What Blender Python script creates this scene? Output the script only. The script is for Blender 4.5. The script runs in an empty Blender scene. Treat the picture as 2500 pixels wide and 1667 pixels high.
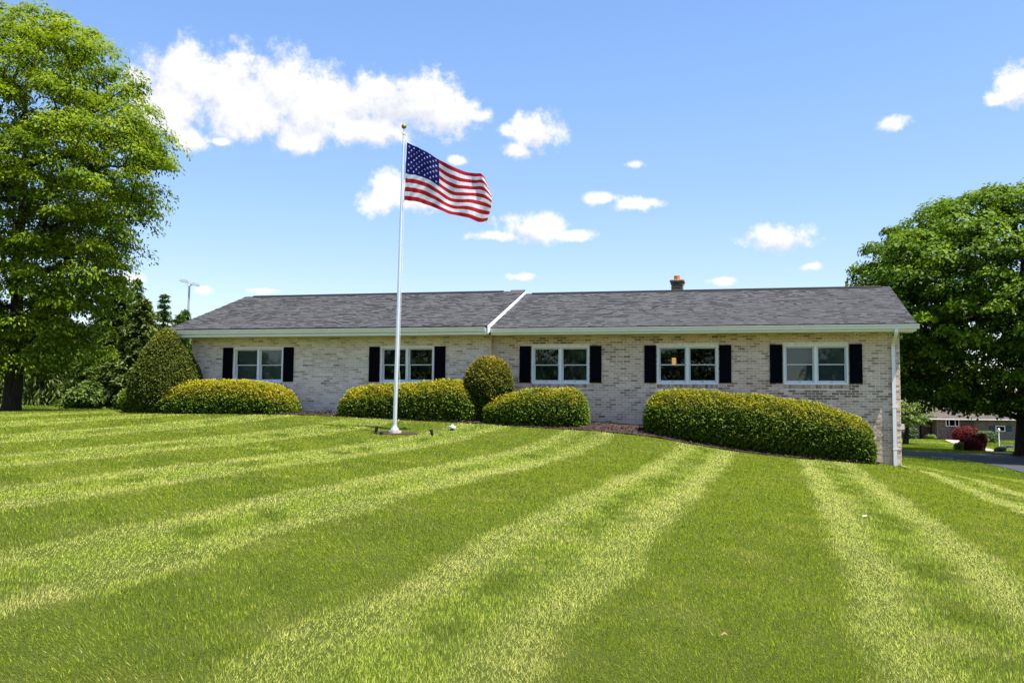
import bpy, math, random
import numpy as np
from mathutils import Matrix, Vector

rng = np.random.default_rng(7)
random.seed(7)
S = bpy.context.scene
COL = S.collection
PI = math.pi

# ------------------------------------------------------------------ camera
cam_d = bpy.data.cameras.new('camera')
cam_d.sensor_width = 36.0
cam_d.lens = 36.0 * 2349.0 / 2500.0
cam_d.clip_start = 0.1
cam_d.clip_end = 3000.0
cam = bpy.data.objects.new('camera', cam_d)
COL.objects.link(cam)
cam.matrix_world = (Matrix.Translation((0, 0, 1.6)) @ Matrix.Rotation(PI / 2 + 0.0763, 4, 'X')
                    @ Matrix.Rotation(0.0108, 4, 'Z'))
S.camera = cam

# ------------------------------------------------------------------ light, sky, exposure
SUN = Vector((0.362, -0.232, 1.0)).normalized()          # towards the sun
sun_el = math.asin(SUN.z)
sun_az = math.atan2(SUN.x, SUN.y)                         # clockwise from +Y
sd = bpy.data.lights.new('sun', 'SUN')
sd.energy = 4.6
sd.angle = math.radians(0.53)
sd.color = (1.0, 0.955, 0.88)
sun = bpy.data.objects.new('sun', sd)
COL.objects.link(sun)
sun.rotation_euler = SUN.to_track_quat('Z', 'Y').to_euler()
sun.location = (20, -10, 60)

S.view_settings.view_transform = 'Standard'
S.view_settings.look = 'None'
S.view_settings.gamma = 1.0
S.view_settings.use_curve_mapping = False
S.view_settings.exposure = 1.15
S.cycles.max_bounces = 5
S.cycles.diffuse_bounces = 3
S.cycles.glossy_bounces = 3
S.cycles.transmission_bounces = 4
S.cycles.transparent_max_bounces = 8
S.cycles.caustics_reflective = False
S.cycles.caustics_refractive = False
S.cycles.use_denoising = True

world = bpy.data.worlds.new('World')
S.world = world
world.use_nodes = True
WN = world.node_tree.nodes
WL = world.node_tree.links
WN.clear()


def nd(tree, typ, **kw):
    n = tree.nodes.new(typ)
    for k, v in kw.items():
        if k == 'ins':
            for i, val in v.items():
                n.inputs[i].default_value = val
        else:
            setattr(n, k, v)
    return n


def build_world():
    t = world.node_tree
    sky = nd(t, 'ShaderNodeTexSky', sky_type='NISHITA', sun_disc=False, sun_elevation=sun_el,
             sun_rotation=sun_az, altitude=150.0, air_density=1.0, dust_density=0.45, ozone_density=1.5)
    tc = nd(t, 'ShaderNodeTexCoord')
    sep = nd(t, 'ShaderNodeSeparateXYZ')
    WL.new(tc.outputs['Generated'], sep.inputs[0])
    az = nd(t, 'ShaderNodeMath', operation='ARCTAN2')
    WL.new(sep.outputs[0], az.inputs[0])
    WL.new(sep.outputs[1], az.inputs[1])
    el = nd(t, 'ShaderNodeMath', operation='ARCSINE')
    WL.new(sep.outputs[2], el.inputs[0])
    ae = nd(t, 'ShaderNodeCombineXYZ')
    WL.new(az.outputs[0], ae.inputs[0])
    WL.new(el.outputs[0], ae.inputs[1])
    # cumulus drifting over the valley: azimuth, elevation, half width, half height (degrees), weight
    puffs = CLOUDS
    def build_field(lift):
        field = None
        for (a, e, ra, re, wgt) in puffs:
            sub = nd(t, 'ShaderNodeVectorMath', operation='SUBTRACT')
            WL.new(ae.outputs[0], sub.inputs[0])
            sub.inputs[1].default_value = (math.radians(a), math.radians(e - lift), 0)
            mul = nd(t, 'ShaderNodeVectorMath', operation='MULTIPLY')
            WL.new(sub.outputs[0], mul.inputs[0])
            mul.inputs[1].default_value = (1 / math.radians(ra), 1 / math.radians(re), 0)
            ln = nd(t, 'ShaderNodeVectorMath', operation='LENGTH')
            WL.new(mul.outputs[0], ln.inputs[0])
            v = nd(t, 'ShaderNodeMath', operation='SUBTRACT')
            v.inputs[0].default_value = wgt + .34
            WL.new(ln.outputs['Value'], v.inputs[1])
            if field is None:
                field = v
            else:
                mx = nd(t, 'ShaderNodeMath', operation='SMOOTH_MAX')
                WL.new(field.outputs[0], mx.inputs[0])
                WL.new(v.outputs[0], mx.inputs[1])
                mx.inputs[2].default_value = 0.25
                field = mx
        return field
    field = build_field(0.)
    above = build_field(.7)
    under = nd(t, 'ShaderNodeMath', operation='SUBTRACT')       # positive towards the base of a cloud
    WL.new(above.outputs[0], under.inputs[0])
    WL.new(field.outputs[0], under.inputs[1])
    nz = nd(t, 'ShaderNodeTexNoise', noise_dimensions='3D', ins={'Scale': 30.0, 'Detail': 10.0, 'Roughness': 0.66, 'Lacunarity': 2.1})
    WL.new(tc.outputs['Generated'], nz.inputs['Vector'])
    nb = nd(t, 'ShaderNodeTexNoise', noise_dimensions='3D', ins={'Scale': 9.0, 'Detail': 4.0, 'Roughness': 0.55})
    WL.new(tc.outputs['Generated'], nb.inputs['Vector'])
    a1 = nd(t, 'ShaderNodeMath', operation='MULTIPLY_ADD')
    WL.new(nz.outputs['Fac'], a1.inputs[0])
    a1.inputs[1].default_value = 2.7
    a1.inputs[2].default_value = -1.35
    nf_ = nd(t, 'ShaderNodeTexNoise', noise_dimensions='3D', ins={'Scale': 95.0, 'Detail': 6.0, 'Roughness': 0.6})
    WL.new(tc.outputs['Generated'], nf_.inputs['Vector'])
    a0 = nd(t, 'ShaderNodeMath', operation='MULTIPLY_ADD')
    WL.new(nf_.outputs['Fac'], a0.inputs[0])
    a0.inputs[1].default_value = 0.7
    a0.inputs[2].default_value = -0.35
    a01 = nd(t, 'ShaderNodeMath', operation='ADD')
    WL.new(a0.outputs[0], a01.inputs[0])
    WL.new(a1.outputs[0], a01.inputs[1])
    a2 = nd(t, 'ShaderNodeMath', operation='ADD')
    WL.new(a01.outputs[0], a2.inputs[0])
    WL.new(field.outputs[0], a2.inputs[1])
    alpha = nd(t, 'ShaderNodeMapRange', interpolation_type='SMOOTHSTEP')
    WL.new(a2.outputs[0], alpha.inputs['Value'])
    alpha.inputs['From Min'].default_value = 0.0
    alpha.inputs['From Max'].default_value = 0.80
    alpha.inputs['To Max'].default_value = 0.97
    # brightness inside a cloud: thick parts white, thin and lower parts a soft grey
    sh = nd(t, 'ShaderNodeMath', operation='MULTIPLY_ADD')
    WL.new(nb.outputs['Fac'], sh.inputs[0])
    sh.inputs[1].default_value = 1.1
    WL.new(a1.outputs[0], sh.inputs[2])
    su_ = nd(t, 'ShaderNodeMath', operation='MULTIPLY_ADD')
    WL.new(under.outputs[0], su_.inputs[0])
    su_.inputs[1].default_value = -0.55
    WL.new(sh.outputs[0], su_.inputs[2])
    shade = nd(t, 'ShaderNodeMapRange')
    WL.new(su_.outputs[0], shade.inputs['Value'])
    shade.inputs['From Min'].default_value = 0.1
    shade.inputs['From Max'].default_value = 0.75
    ccol = nd(t, 'ShaderNodeMix', data_type='RGBA')
    WL.new(shade.outputs[0], ccol.inputs['Factor'])
    ccol.inputs['A'].default_value = (3.2, 3.28, 3.6, 1)
    ccol.inputs['B'].default_value = (4.4, 4.36, 4.36, 1)
    hs = nd(t, 'ShaderNodeHueSaturation', ins={'Hue': 0.502, 'Saturation': 1.15, 'Value': 1.0})
    WL.new(sky.outputs[0], hs.inputs['Color'])
    tnt = nd(t, 'ShaderNodeMix', data_type='RGBA', blend_type='MULTIPLY', ins={'Factor': 1.0})
    WL.new(hs.outputs[0], tnt.inputs['A'])
    hz = nd(t, 'ShaderNodeMapRange', interpolation_type='SMOOTHSTEP')      # the milky air low over the horizon
    WL.new(el.outputs[0], hz.inputs['Value'])
    hz.inputs['From Min'].default_value = 0.0
    hz.inputs['From Max'].default_value = math.radians(24)
    hc = nd(t, 'ShaderNodeMix', data_type='RGBA')
    WL.new(hz.outputs[0], hc.inputs['Factor'])
    hc.inputs['A'].default_value = (.86, .745, .74, 1)
    hc.inputs['B'].default_value = (1.03, .97, .985, 1)
    WL.new(hc.outputs['Result'], tnt.inputs['B'])
    mix = nd(t, 'ShaderNodeMix', data_type='RGBA')
    WL.new(alpha.outputs[0], mix.inputs['Factor'])
    WL.new(tnt.outputs['Result'], mix.inputs['A'])
    WL.new(ccol.outputs['Result'], mix.inputs['B'])
    bg = nd(t, 'ShaderNodeBackground', ins={'Strength': 0.115})
    WL.new(mix.outputs['Result'], bg.inputs['Color'])
    out = nd(t, 'ShaderNodeOutputWorld')
    WL.new(bg.outputs[0], out.inputs['Surface'])


CLOUDS = [
    (-19.59, 18.64, 2.63, 1.64, 1), (-17.06, 18.58, 3.2, 1.85, 1), (-14.1, 18.62, 2.78, 1.82, 1), (-20.46, 16.92, 2.12, 1.72, 1),
    (-19.1, 15.31, 1.07, 0.66, 0.95), (-16.03, 17.03, 3.98, 1.46, 1), (-12.54, 17.07, 3.06, 1.67, 1), (-12.75, 15.53, 1.52, 0.63, 0.95),
    (-10.02, 17.97, 2.33, 1.32, 1), (-7.43, 18.11, 2.88, 1.68, 1), (-5.86, 18.06, 2.63, 1.64, 1), (-4.14, 17.43, 2.24, 1.1, 1),
    (-8.69, 16.46, 2.86, 0.88, 0.95), (-2.29, 17.48, 1.06, 0.54, 0.85), (-21.55, 18.17, 1.16, 0.9, 0.9), (-17.19, 15.25, 0.6, 0.24, 0.8),
    (1.16, 16.74, 1.58, 1.08, 1), (0.11, 15.61, 0.95, 0.5, 0.95), (-0.43, 16.72, 0.66, 0.49, 0.85), (-7.7, 12.9, 1.35, 1.25, 1),
    (-6.01, 12.71, 1.62, 0.91, 0.95), (-3.44, 14.98, 0.74, 0.3, 0.8), (1.21, 11.12, 1.89, 0.82, 1), (-0.88, 10.61, 1.89, 0.36, 0.9),
    (3.44, 10.67, 1.72, 0.38, 0.9), (7.21, 12.49, 1.44, 0.43, 0.9), (5.39, 12.82, 1.17, 0.38, 0.85), (7.2, 14.77, 0.8, 0.32, 0.55),
    (15.63, 10.33, 1.88, 0.84, 1), (17.49, 8.61, 0.85, 0.32, 0.8), (12.34, 7.87, 0.85, 0.33, 0.85), (0.45, 8.24, 1.31, 0.31, 0.85),
    (-17.98, 6.86, 0.62, 0.32, 0.8), (-14.73, 6.98, 0.93, 0.2, 0.7), (21.75, 16.23, 1.2, 0.55, 0.55), (28.1, 17.22, 1.12, 1.04, 0.95),
    (27.15, 16.84, 0.75, 0.48, 0.72), (-22.03, 7.29, 1.13, 0.43, 0.62),
]
build_world()

# ------------------------------------------------------------------ materials
MATS = {}


def material(name):
    m = bpy.data.materials.new(name)
    m.use_nodes = True
    t = m.node_tree
    t.nodes.clear()
    out = t.nodes.new('ShaderNodeOutputMaterial')
    p = t.nodes.new('ShaderNodeBsdfPrincipled')
    t.links.new(p.outputs[0], out.inputs[0])
    MATS[name] = m
    return m, t, p, out


def mixc(t, fac, a, b, blend='MIX'):
    n = t.nodes.new('ShaderNodeMix')
    n.data_type = 'RGBA'
    n.blend_type = blend
    for key, v in (('Factor', fac), ('A', a), ('B', b)):
        if hasattr(v, 'is_linked') or hasattr(v, 'links'):
            t.links.new(v, n.inputs[key])
        elif key == 'Factor':
            n.inputs[key].default_value = v
        else:
            n.inputs[key].default_value = (*v, 1)
    return n.outputs['Result']


def noise(t, scale, detail=4, rough=.55, coord='Object', vec=None):
    n = t.nodes.new('ShaderNodeTexNoise')
    n.inputs['Scale'].default_value = scale
    n.inputs['Detail'].default_value = detail
    n.inputs['Roughness'].default_value = rough
    if vec is None:
        c = t.nodes.new('ShaderNodeTexCoord')
        vec = c.outputs[coord]
    t.links.new(vec, n.inputs['Vector'])
    return n.outputs['Fac']


def ramp(t, fac, stops):
    r = t.nodes.new('ShaderNodeValToRGB')
    e = r.color_ramp.elements
    while len(e) < len(stops):
        e.new(0.5)
    for el, (p, c) in zip(e, stops):
        el.position = p
        el.color = (*c, 1)
    t.links.new(fac, r.inputs[0])
    return r.outputs[0]


def maprange(t, v, a, b, c=0., d=1.):
    n = t.nodes.new('ShaderNodeMapRange')
    t.links.new(v, n.inputs['Value'])
    for k, x in zip(('From Min', 'From Max', 'To Min', 'To Max'), (a, b, c, d)):
        n.inputs[k].default_value = x
    return n.outputs[0]


def addm(t, a, b, op='ADD'):
    n = t.nodes.new('ShaderNodeMath')
    n.operation = op
    for i, v in enumerate((a, b)):
        if hasattr(v, 'links'):
            t.links.new(v, n.inputs[i])
        else:
            n.inputs[i].default_value = v
    return n.outputs[0]


def attr(t, name):
    n = t.nodes.new('ShaderNodeAttribute')
    n.attribute_name = name
    return n.outputs['Fac']


def bump(t, p, h, strength=.3, dist=.01):
    b = t.nodes.new('ShaderNodeBump')
    b.inputs['Strength'].default_value = strength
    b.inputs['Distance'].default_value = dist
    t.links.new(h, b.inputs['Height'])
    t.links.new(b.outputs[0], p.inputs['Normal'])


def plain(name, c, rough=.6, var=.12, scale=6., metal=0., spec=.4, bs=0., bscale=60.):
    m, t, p, o = material(name)
    a = tuple(x * (1 - var) for x in c)
    b = tuple(min(1, x * (1 + var)) for x in c)
    n = noise(t, scale, 6)
    t.links.new(mixc(t, maprange(t, n, .3, .7), a, b), p.inputs['Base Color'])
    p.inputs['Roughness'].default_value = rough
    p.inputs['Metallic'].default_value = metal
    p.inputs['Specular IOR Level'].default_value = spec
    if bs:
        bump(t, p, noise(t, bscale, 5), bs)
    return m


def leafmat(name, dark, light, trans=.3, rough=.45, tr_gain=1.5, spec=.35, gold=None):
    m, t, p, o = material(name)
    c = mixc(t, attr(t, 'tint'), dark, light)
    if gold:
        c = mixc(t, attr(t, 'gold'), c, gold)
    t.links.new(c, p.inputs['Base Color'])
    p.inputs['Roughness'].default_value = rough
    p.inputs['Specular IOR Level'].default_value = spec
    tr = t.nodes.new('ShaderNodeBsdfTranslucent')
    t.links.new(mixc(t, 1.0, c, (tr_gain * 1.05, tr_gain, tr_gain * .55), 'MULTIPLY'), tr.inputs['Color'])
    ms = t.nodes.new('ShaderNodeMixShader')
    ms.inputs[0].default_value = trans
    t.links.new(p.outputs[0], ms.inputs[1])
    t.links.new(tr.outputs[0], ms.inputs[2])
    t.links.new(ms.outputs[0], o.inputs[0])
    return m


def piece_tint(t):
    """per-piece value: face attribute in joined meshes, object colour on single pieces"""
    oi = t.nodes.new('ShaderNodeObjectInfo')
    s = t.nodes.new('ShaderNodeSeparateColor')
    t.links.new(oi.outputs['Color'], s.inputs[0])
    return addm(t, attr(t, 'tint'), s.outputs[0])


def brickmat(name, stops, white=.35):
    m, t, p, o = material(name)
    base = ramp(t, piece_tint(t), stops)
    c = t.nodes.new('ShaderNodeTexCoord')
    mp = t.nodes.new('ShaderNodeMapping')
    mp.inputs['Scale'].default_value = (1, 1, 2.2)
    t.links.new(c.outputs['Object'], mp.inputs[0])
    geo = t.nodes.new('ShaderNodeNewGeometry')
    sm = noise(t, 13., 7, .68, vec=geo.outputs['Position'])
    base = mixc(t, maprange(t, sm, .5, .72, 0, white), base, (.82, .76, .69))
    dk = noise(t, 34., 5, .7, vec=geo.outputs['Position'])
    base = mixc(t, maprange(t, dk, .56, .72, 0, .6), base, (.18, .14, .105))
    t.links.new(base, p.inputs['Base Color'])
    p.inputs['Roughness'].default_value = .9
    p.inputs['Specular IOR Level'].default_value = .15
    bump(t, p, noise(t, 90., 6, .7, vec=geo.outputs['Position']), .9, .012)
    return m


brickmat('brick', [(0, (.16, .115, .095)), (.12, (.30, .20, .145)), (.35, (.56, .415, .31)), (.75, (.66, .505, .385)), (1, (.75, .61, .49))], .2)
brickmat('whitewashed_brick', [(0, (.20, .16, .135)), (.25, (.50, .40, .32)), (.55, (.66, .555, .46)), (1, (.79, .69, .59))], .35)
brickmat('chimney_brick', [(0, (.05, .04, .038)), (.6, (.10, .075, .065)), (1, (.20, .12, .09))], .06)
plain('mortar', (.86, .73, .58), .95, .14, 8, spec=.1, bs=.5, bscale=120)
plain('white_paint', (.80, .80, .785), .38, .03, 3)
plain('white_vinyl', (.78, .79, .78), .35, .03, 2)
plain('sash_vinyl', (.66, .69, .70), .4, .04, 2)
plain('shutter_paint', (.0016, .0022, .0055), .7, .2, 4, spec=.05)
plain('soffit_paint', (.72, .71, .66), .55, .05, 2)
plain('ridge_vent', (.025, .025, .028), .8, .25, 20)
plain('clay', (.46, .15, .06), .85, .25, 20)
plain('chimney_crown', (.62, .50, .36), .9, .2, 14)
plain('concrete', (.42, .36, .32), .92, .35, 22, bs=.5, bscale=80)
plain('black_plastic', (.012, .012, .013), .45, .2, 10)
plain('gold_ball', (.30, .23, .06), .4, .25, 9, metal=.5)
plain('rope', (.80, .80, .78), .8, .1, 40)
plain('grey_cap', (.74, .74, .72), .5, .08, 20)
for nm, lo_, hi_ in (('bark', (.018, .014, .010), (.075, .058, .042)), ('dark_bark', (.010, .008, .007), (.045, .037, .030))):
    m, t, p, o = material(nm)
    tc = t.nodes.new('ShaderNodeTexCoord')
    mp = t.nodes.new('ShaderNodeMapping')
    mp.inputs['Scale'].default_value = (1, 1, .16)
    t.links.new(tc.outputs['Object'], mp.inputs[0])
    nz_ = noise(t, 14., 7, .7, vec=mp.outputs[0])
    t.links.new(mixc(t, maprange(t, nz_, .34, .66), lo_, hi_), p.inputs['Base Color'])
    p.inputs['Roughness'].default_value = .95
    p.inputs['Specular IOR Level'].default_value = .1
    bump(t, p, nz_, 1.0, .06)
plain('hedge_core', (.018, .026, .008), .95, .5, 14, spec=.1)
plain('galvanised', (.46, .47, .48), .5, .12, 6, metal=.6)
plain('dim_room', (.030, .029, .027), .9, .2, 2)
plain('tan_box', (.52, .47, .42), .7, .1, 12)
plain('paper', (.85, .85, .84), .8, .05, 12)
plain('brown_leaf', (.30, .16, .07), .7, .3, 40)
plain('flagstone', (.50, .36, .28), .9, .18, 3, bs=.3, bscale=12)
plain('dark_door', (.055, .02, .018), .6, .2, 3)
plain('teal_shutter', (.02, .05, .075), .6, .15, 3)
plain('road_paint', (.78, .78, .75), .8, .12, 30)

# brushed aluminium pole
m, t, p, o = material('aluminium')
p.inputs['Base Color'].default_value = (.84, .85, .86, 1)
p.inputs['Metallic'].default_value = .75
t.links.new(maprange(t, noise(t, 9, 6), .3, .7, .34, .48), p.inputs['Roughness'])

# asphalt shingles
m, t, p, o = material('shingle')
tv = piece_tint(t)
c = ramp(t, tv, [(0, (.038, .038, .0385)), (.3, (.052, .052, .0525)), (.7, (.064, .064, .0645)), (1, (.080, .0795, .079))])
geo = t.nodes.new('ShaderNodeNewGeometry')
g = noise(t, 260., 4, .8, vec=geo.outputs['Position'])
c = mixc(t, maprange(t, g, .35, .68, 0, .35), c, (.105, .105, .105))
bigv = noise(t, .8, 5, .6, vec=geo.outputs['Position'])
c = mixc(t, maprange(t, bigv, .35, .7, 0, .15), c, (.07, .064, .06))
t.links.new(c, p.inputs['Base Color'])
p.inputs['Roughness'].default_value = .92
p.inputs['Specular IOR Level'].default_value = .2
bump(t, p, g, .5, .004)
m, t, p, o = material('brown_shingle')
geo = t.nodes.new('ShaderNodeNewGeometry')
c = ramp(t, piece_tint(t), [(0, (.06, .045, .037)), (1, (.12, .095, .08))])
g = noise(t, 9., 6, .8, vec=geo.outputs['Position'])
c = mixc(t, maprange(t, g, .35, .68, 0, .4), c, (.17, .135, .115))
t.links.new(c, p.inputs['Base Color'])
p.inputs['Roughness'].default_value = .95

# glass
m, t, p, o = material('glass')
gl = t.nodes.new('ShaderNodeBsdfGlossy')
gl.inputs['Roughness'].default_value = .015
gl.inputs['Color'].default_value = (.9, .96, 1, 1)
tp = t.nodes.new('ShaderNodeBsdfTransparent')
tp.inputs['Color'].default_value = (.60, .66, .66, 1)
fr = t.nodes.new('ShaderNodeFresnel')
fr.inputs['IOR'].default_value = 1.5
b = t.nodes.new('ShaderNodeBump')
b.inputs['Strength'].default_value = .10
b.inputs['Distance'].default_value = .02
t.links.new(noise(t, 2.2, 2), b.inputs['Height'])
t.links.new(b.outputs[0], gl.inputs['Normal'])
ms = t.nodes.new('ShaderNodeMixShader')
t.links.new(fr.outputs[0], ms.inputs[0])
t.links.new(tp.outputs[0], ms.inputs[1])
t.links.new(gl.outputs[0], ms.inputs[2])
t.links.new(ms.outputs[0], o.inputs[0])
plain('blind', (.48, .52, .57), .6, .05, 3)
plain('shade_cloth', (.075, .10, .08), .8, .15, 3)

# lamp glass
m, t, p, o = material('lamp_glow')
p.inputs['Base Color'].default_value = (.8, .4, .15, 1)
p.inputs['Emission Color'].default_value = (1, .42, .13, 1)
p.inputs['Emission Strength'].default_value = 1.1
m, t, p, o = material('tube_glow')
p.inputs['Emission Color'].default_value = (1, .98, .92, 1)
p.inputs['Emission Strength'].default_value = 1.0

# cloth
for nm, c in (('flag_red', (.50, .010, .018)), ('flag_white', (.84, .84, .85)), ('flag_blue', (.006, .008, .15))):
    m, t, p, o = material(nm)
    p.inputs['Roughness'].default_value = .55
    p.inputs['Specular IOR Level'].default_value = .25
    cc = mixc(t, maprange(t, noise(t, 5, 4), .3, .7), tuple(x * .93 for x in c), c)
    t.links.new(cc, p.inputs['Base Color'])
    w = t.nodes.new('ShaderNodeTexNoise')
    w.inputs['Scale'].default_value = 7
    w.inputs['Detail'].default_value = 5
    tc = t.nodes.new('ShaderNodeTexCoord')
    mp = t.nodes.new('ShaderNodeMapping')
    mp.inputs['Rotation'].default_value = (0, .55, 0)
    mp.inputs['Scale'].default_value = (2.4, 1, .6)
    t.links.new(tc.outputs['Object'], mp.inputs[0])
    t.links.new(mp.outputs[0], w.inputs['Vector'])
    bump(t, p, w.outputs['Fac'], .55, .03)
    tr = t.nodes.new('ShaderNodeBsdfTranslucent')
    t.links.new(cc, tr.inputs['Color'])
    ms = t.nodes.new('ShaderNodeMixShader')
    ms.inputs[0].default_value = .45
    t.links.new(p.outputs[0], ms.inputs[1])
    t.links.new(tr.outputs[0], ms.inputs[2])
    t.links.new(ms.outputs[0], o.inputs[0])

# lawn soil under the blades, mulch, asphalt
m, t, p, o = material('lawn_soil')
geo = t.nodes.new('ShaderNodeNewGeometry')
a = noise(t, 2.2, 8, .7, vec=geo.outputs['Position'])
b2 = noise(t, 60., 6, .75, vec=geo.outputs['Position'])
c = mixc(t, maprange(t, b2, .3, .7), (.030, .050, .006), (.110, .145, .020))
c = mixc(t, maprange(t, a, .42, .7, 0, .5), c, (.12, .14, .035))
t.links.new(c, p.inputs['Base Color'])
p.inputs['Roughness'].default_value = 1.
p.inputs['Specular IOR Level'].default_value = .05
bump(t, p, b2, .9, .03)
m, t, p, o = material('mulch')
geo = t.nodes.new('ShaderNodeNewGeometry')
b2 = noise(t, 45., 8, .8, vec=geo.outputs['Position'])
c = ramp(t, addm(t, b2, attr(t, 'tint')), [(.3, (.022, .014, .011)), (.55, (.07, .048, .038)), (.8, (.17, .125, .10))])
t.links.new(c, p.inputs['Base Color'])
p.inputs['Roughness'].default_value = .95
p.inputs['Specular IOR Level'].default_value = .1
bump(t, p, b2, .9, .03)
m, t, p, o = material('asphalt')
geo = t.nodes.new('ShaderNodeNewGeometry')
c = mixc(t, maprange(t, noise(t, 1.3, 9, .7, vec=geo.outputs['Position']), .3, .7), (.024, .025, .029), (.045, .045, .049))
t.links.new(c, p.inputs['Base Color'])
p.inputs['Roughness'].default_value = .85

leafmat('grass_blade', (.060, .130, .002), (.400, .500, .018), .36, .5, 1.3, .14, gold=(.60, .53, .18))
leafmat('tree_leaf', (.045, .098, .003), (.285, .370, .014), .40, .55, 1.5, .12)
leafmat('maple_leaf', (.012, .045, .002), (.190, .300, .010), .30, .55, 1.4, .14)
leafmat('conifer_needle', (.025, .060, .008), (.115, .175, .022), .22, .6, 1.2, .15)
leafmat('spruce_needle', (.045, .085, .018), (.150, .195, .045), .2, .6, 1.2, .15)
leafmat('hedge_leaf', (.012, .034, .002), (.095, .170, .007), .22, .55, 1.3, .12, gold=(.32, .275, .010))
leafmat('yew_needle', (.012, .030, .003), (.075, .110, .009), .2, .6, 1.2, .12, gold=(.29, .225, .012))
leafmat('barberry_leaf', (.05, .008, .010), (.34, .045, .04), .25, .6, 1.3, .15)
leafmat('light_leaf', (.10, .17, .02), (.26, .34, .06), .3, .5, 1.3, .3)
leafmat('far_leaf', (.05, .10, .025), (.14, .21, .06), .3, .5, 1.3, .3)
leafmat('tall_grass_blade', (.16, .22, .05), (.42, .46, .20), .3, .5, 1.2, .3)
leafmat('lavender_bloom', (.07, .05, .2), (.16, .12, .4), .2, .6, 1., .2)


# ------------------------------------------------------------------ helpers
def tag(o, label=None, cat=None, group=None, kind=None):
    if label:
        o['label'] = label
    if cat:
        o['category'] = cat
    if group:
        o['group'] = group
    if kind:
        o['kind'] = kind
    return o


def empty(name, loc=(0, 0, 0), rz=0., parent=None):
    o = bpy.data.objects.new(name, None)
    COL.objects.link(o)
    o.location = loc
    o.rotation_euler = (0, 0, rz)
    o.empty_display_size = .2
    if parent:
        o.parent = parent
    return o


def link(name, me, parent=None, loc=(0, 0, 0)):
    o = bpy.data.objects.new(name, me)
    COL.objects.link(o)
    o.location = loc
    if parent:
        o.parent = parent
    return o


class MB:
    """collects faces, then links them as one mesh object"""

    def __init__(s):
        s.v, s.f, s.mi, s.tint, s.sm = [], [], [], [], []

    def add(s, verts, faces, tint=0., mi=0, smooth=False):
        b = len(s.v)
        s.v.extend(tuple(x) for x in verts)
        for f in faces:
            s.f.append(tuple(i + b for i in f))
            s.tint.append(tint)
            s.mi.append(mi)
            s.sm.append(smooth)

    def box(s, x0, x1, y0, y1, z0, z1, tint=0., mi=0):
        s.add([(x0, y0, z0), (x1, y0, z0), (x1, y1, z0), (x0, y1, z0), (x0, y0, z1), (x1, y0, z1), (x1, y1, z1), (x0, y1, z1)],
              [(0, 3, 2, 1), (4, 5, 6, 7), (0, 1, 5, 4), (1, 2, 6, 5), (2, 3, 7, 6), (3, 0, 4, 7)], tint, mi)

    def tube(s, pts, rad, n=8, cap=True, mi=0, tint=0.):
        pts = [Vector(p) for p in pts]
        if not hasattr(rad, '__len__'):
            rad = [rad] * len(pts)
        vs, prev = [], None
        for i, p in enumerate(pts):
            d = (pts[min(i + 1, len(pts) - 1)] - pts[max(i - 1, 0)]).normalized()
            if prev is None:
                a = d.orthogonal().normalized()
            else:
                a = prev - d * prev.dot(d)
                a = a.normalized() if a.length > 1e-6 else d.orthogonal().normalized()
            prev = a
            b = d.cross(a)
            for k in range(n):
                w = 2 * PI * k / n
                vs.append(p + (a * math.cos(w) + b * math.sin(w)) * rad[i])
        fs = []
        for i in range(len(pts) - 1):
            for k in range(n):
                k2 = (k + 1) % n
                fs.append((i * n + k, i * n + k2, (i + 1) * n + k2, (i + 1) * n + k))
        if cap:
            fs.append(tuple(range(n - 1, -1, -1)))
            fs.append(tuple(range((len(pts) - 1) * n, len(pts) * n)))
        s.add(vs, fs, tint, mi, True)

    def lathe(s, prof, c=(0, 0, 0), n=20, mi=0):
        vs = []
        for r, z in prof:
            for k in range(n):
                w = 2 * PI * k / n
                vs.append((c[0] + r * math.cos(w), c[1] + r * math.sin(w), c[2] + z))
        fs = []
        for i in range(len(prof) - 1):
            for k in range(n):
                k2 = (k + 1) % n
                fs.append((i * n + k, i * n + k2, (i + 1) * n + k2, (i + 1) * n + k))
        fs.append(tuple(range(n - 1, -1, -1)))
        fs.append(tuple(range((len(prof) - 1) * n, len(prof) * n)))
        s.add(vs, fs, 0., mi, True)

    def build(s, name, mats, parent=None, loc=(0, 0, 0), tint=False):
        me = bpy.data.meshes.new(name)
        me.from_pydata(s.v, [], s.f)
        for m_ in ([mats] if isinstance(mats, str) else mats):
            me.materials.append(MATS[m_])
        if any(s.mi):
            me.polygons.foreach_set('material_index', s.mi)
        if any(s.sm):
            me.polygons.foreach_set('use_smooth', s.sm)
            try:
                me.set_sharp_from_angle(angle=math.radians(40))
            except Exception:
                pass
        if tint:
            a = me.attributes.new('tint', 'FLOAT', 'FACE')
            a.data.foreach_set('value', np.array(s.tint, np.float32))
        me.update()
        return link(name, me, parent, loc)


def np_mesh(name, verts, faces, mat, face_attrs=None, smooth=False):
    """verts (n,3), faces (m,k) with k equal for all"""
    me = bpy.data.meshes.new(name)
    n, (m_, k) = len(verts), faces.shape
    me.vertices.add(n)
    me.vertices.foreach_set('co', np.ascontiguousarray(verts, np.float32).ravel())
    me.loops.add(m_ * k)
    me.loops.foreach_set('vertex_index', np.ascontiguousarray(faces, np.int32).ravel())
    me.polygons.add(m_)
    me.polygons.foreach_set('loop_start', np.arange(0, m_ * k, k, dtype=np.int32))
    me.polygons.foreach_set('loop_total', np.full(m_, k, np.int32))
    me.update(calc_edges=True)
    if smooth:
        me.polygons.foreach_set('use_smooth', np.ones(m_, bool))
    me.materials.append(MATS[mat])
    for nm, val in (face_attrs or {}).items():
        a = me.attributes.new(nm, 'FLOAT', 'FACE')
        a.data.foreach_set('value', np.ascontiguousarray(val, np.float32))
    return me


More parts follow.
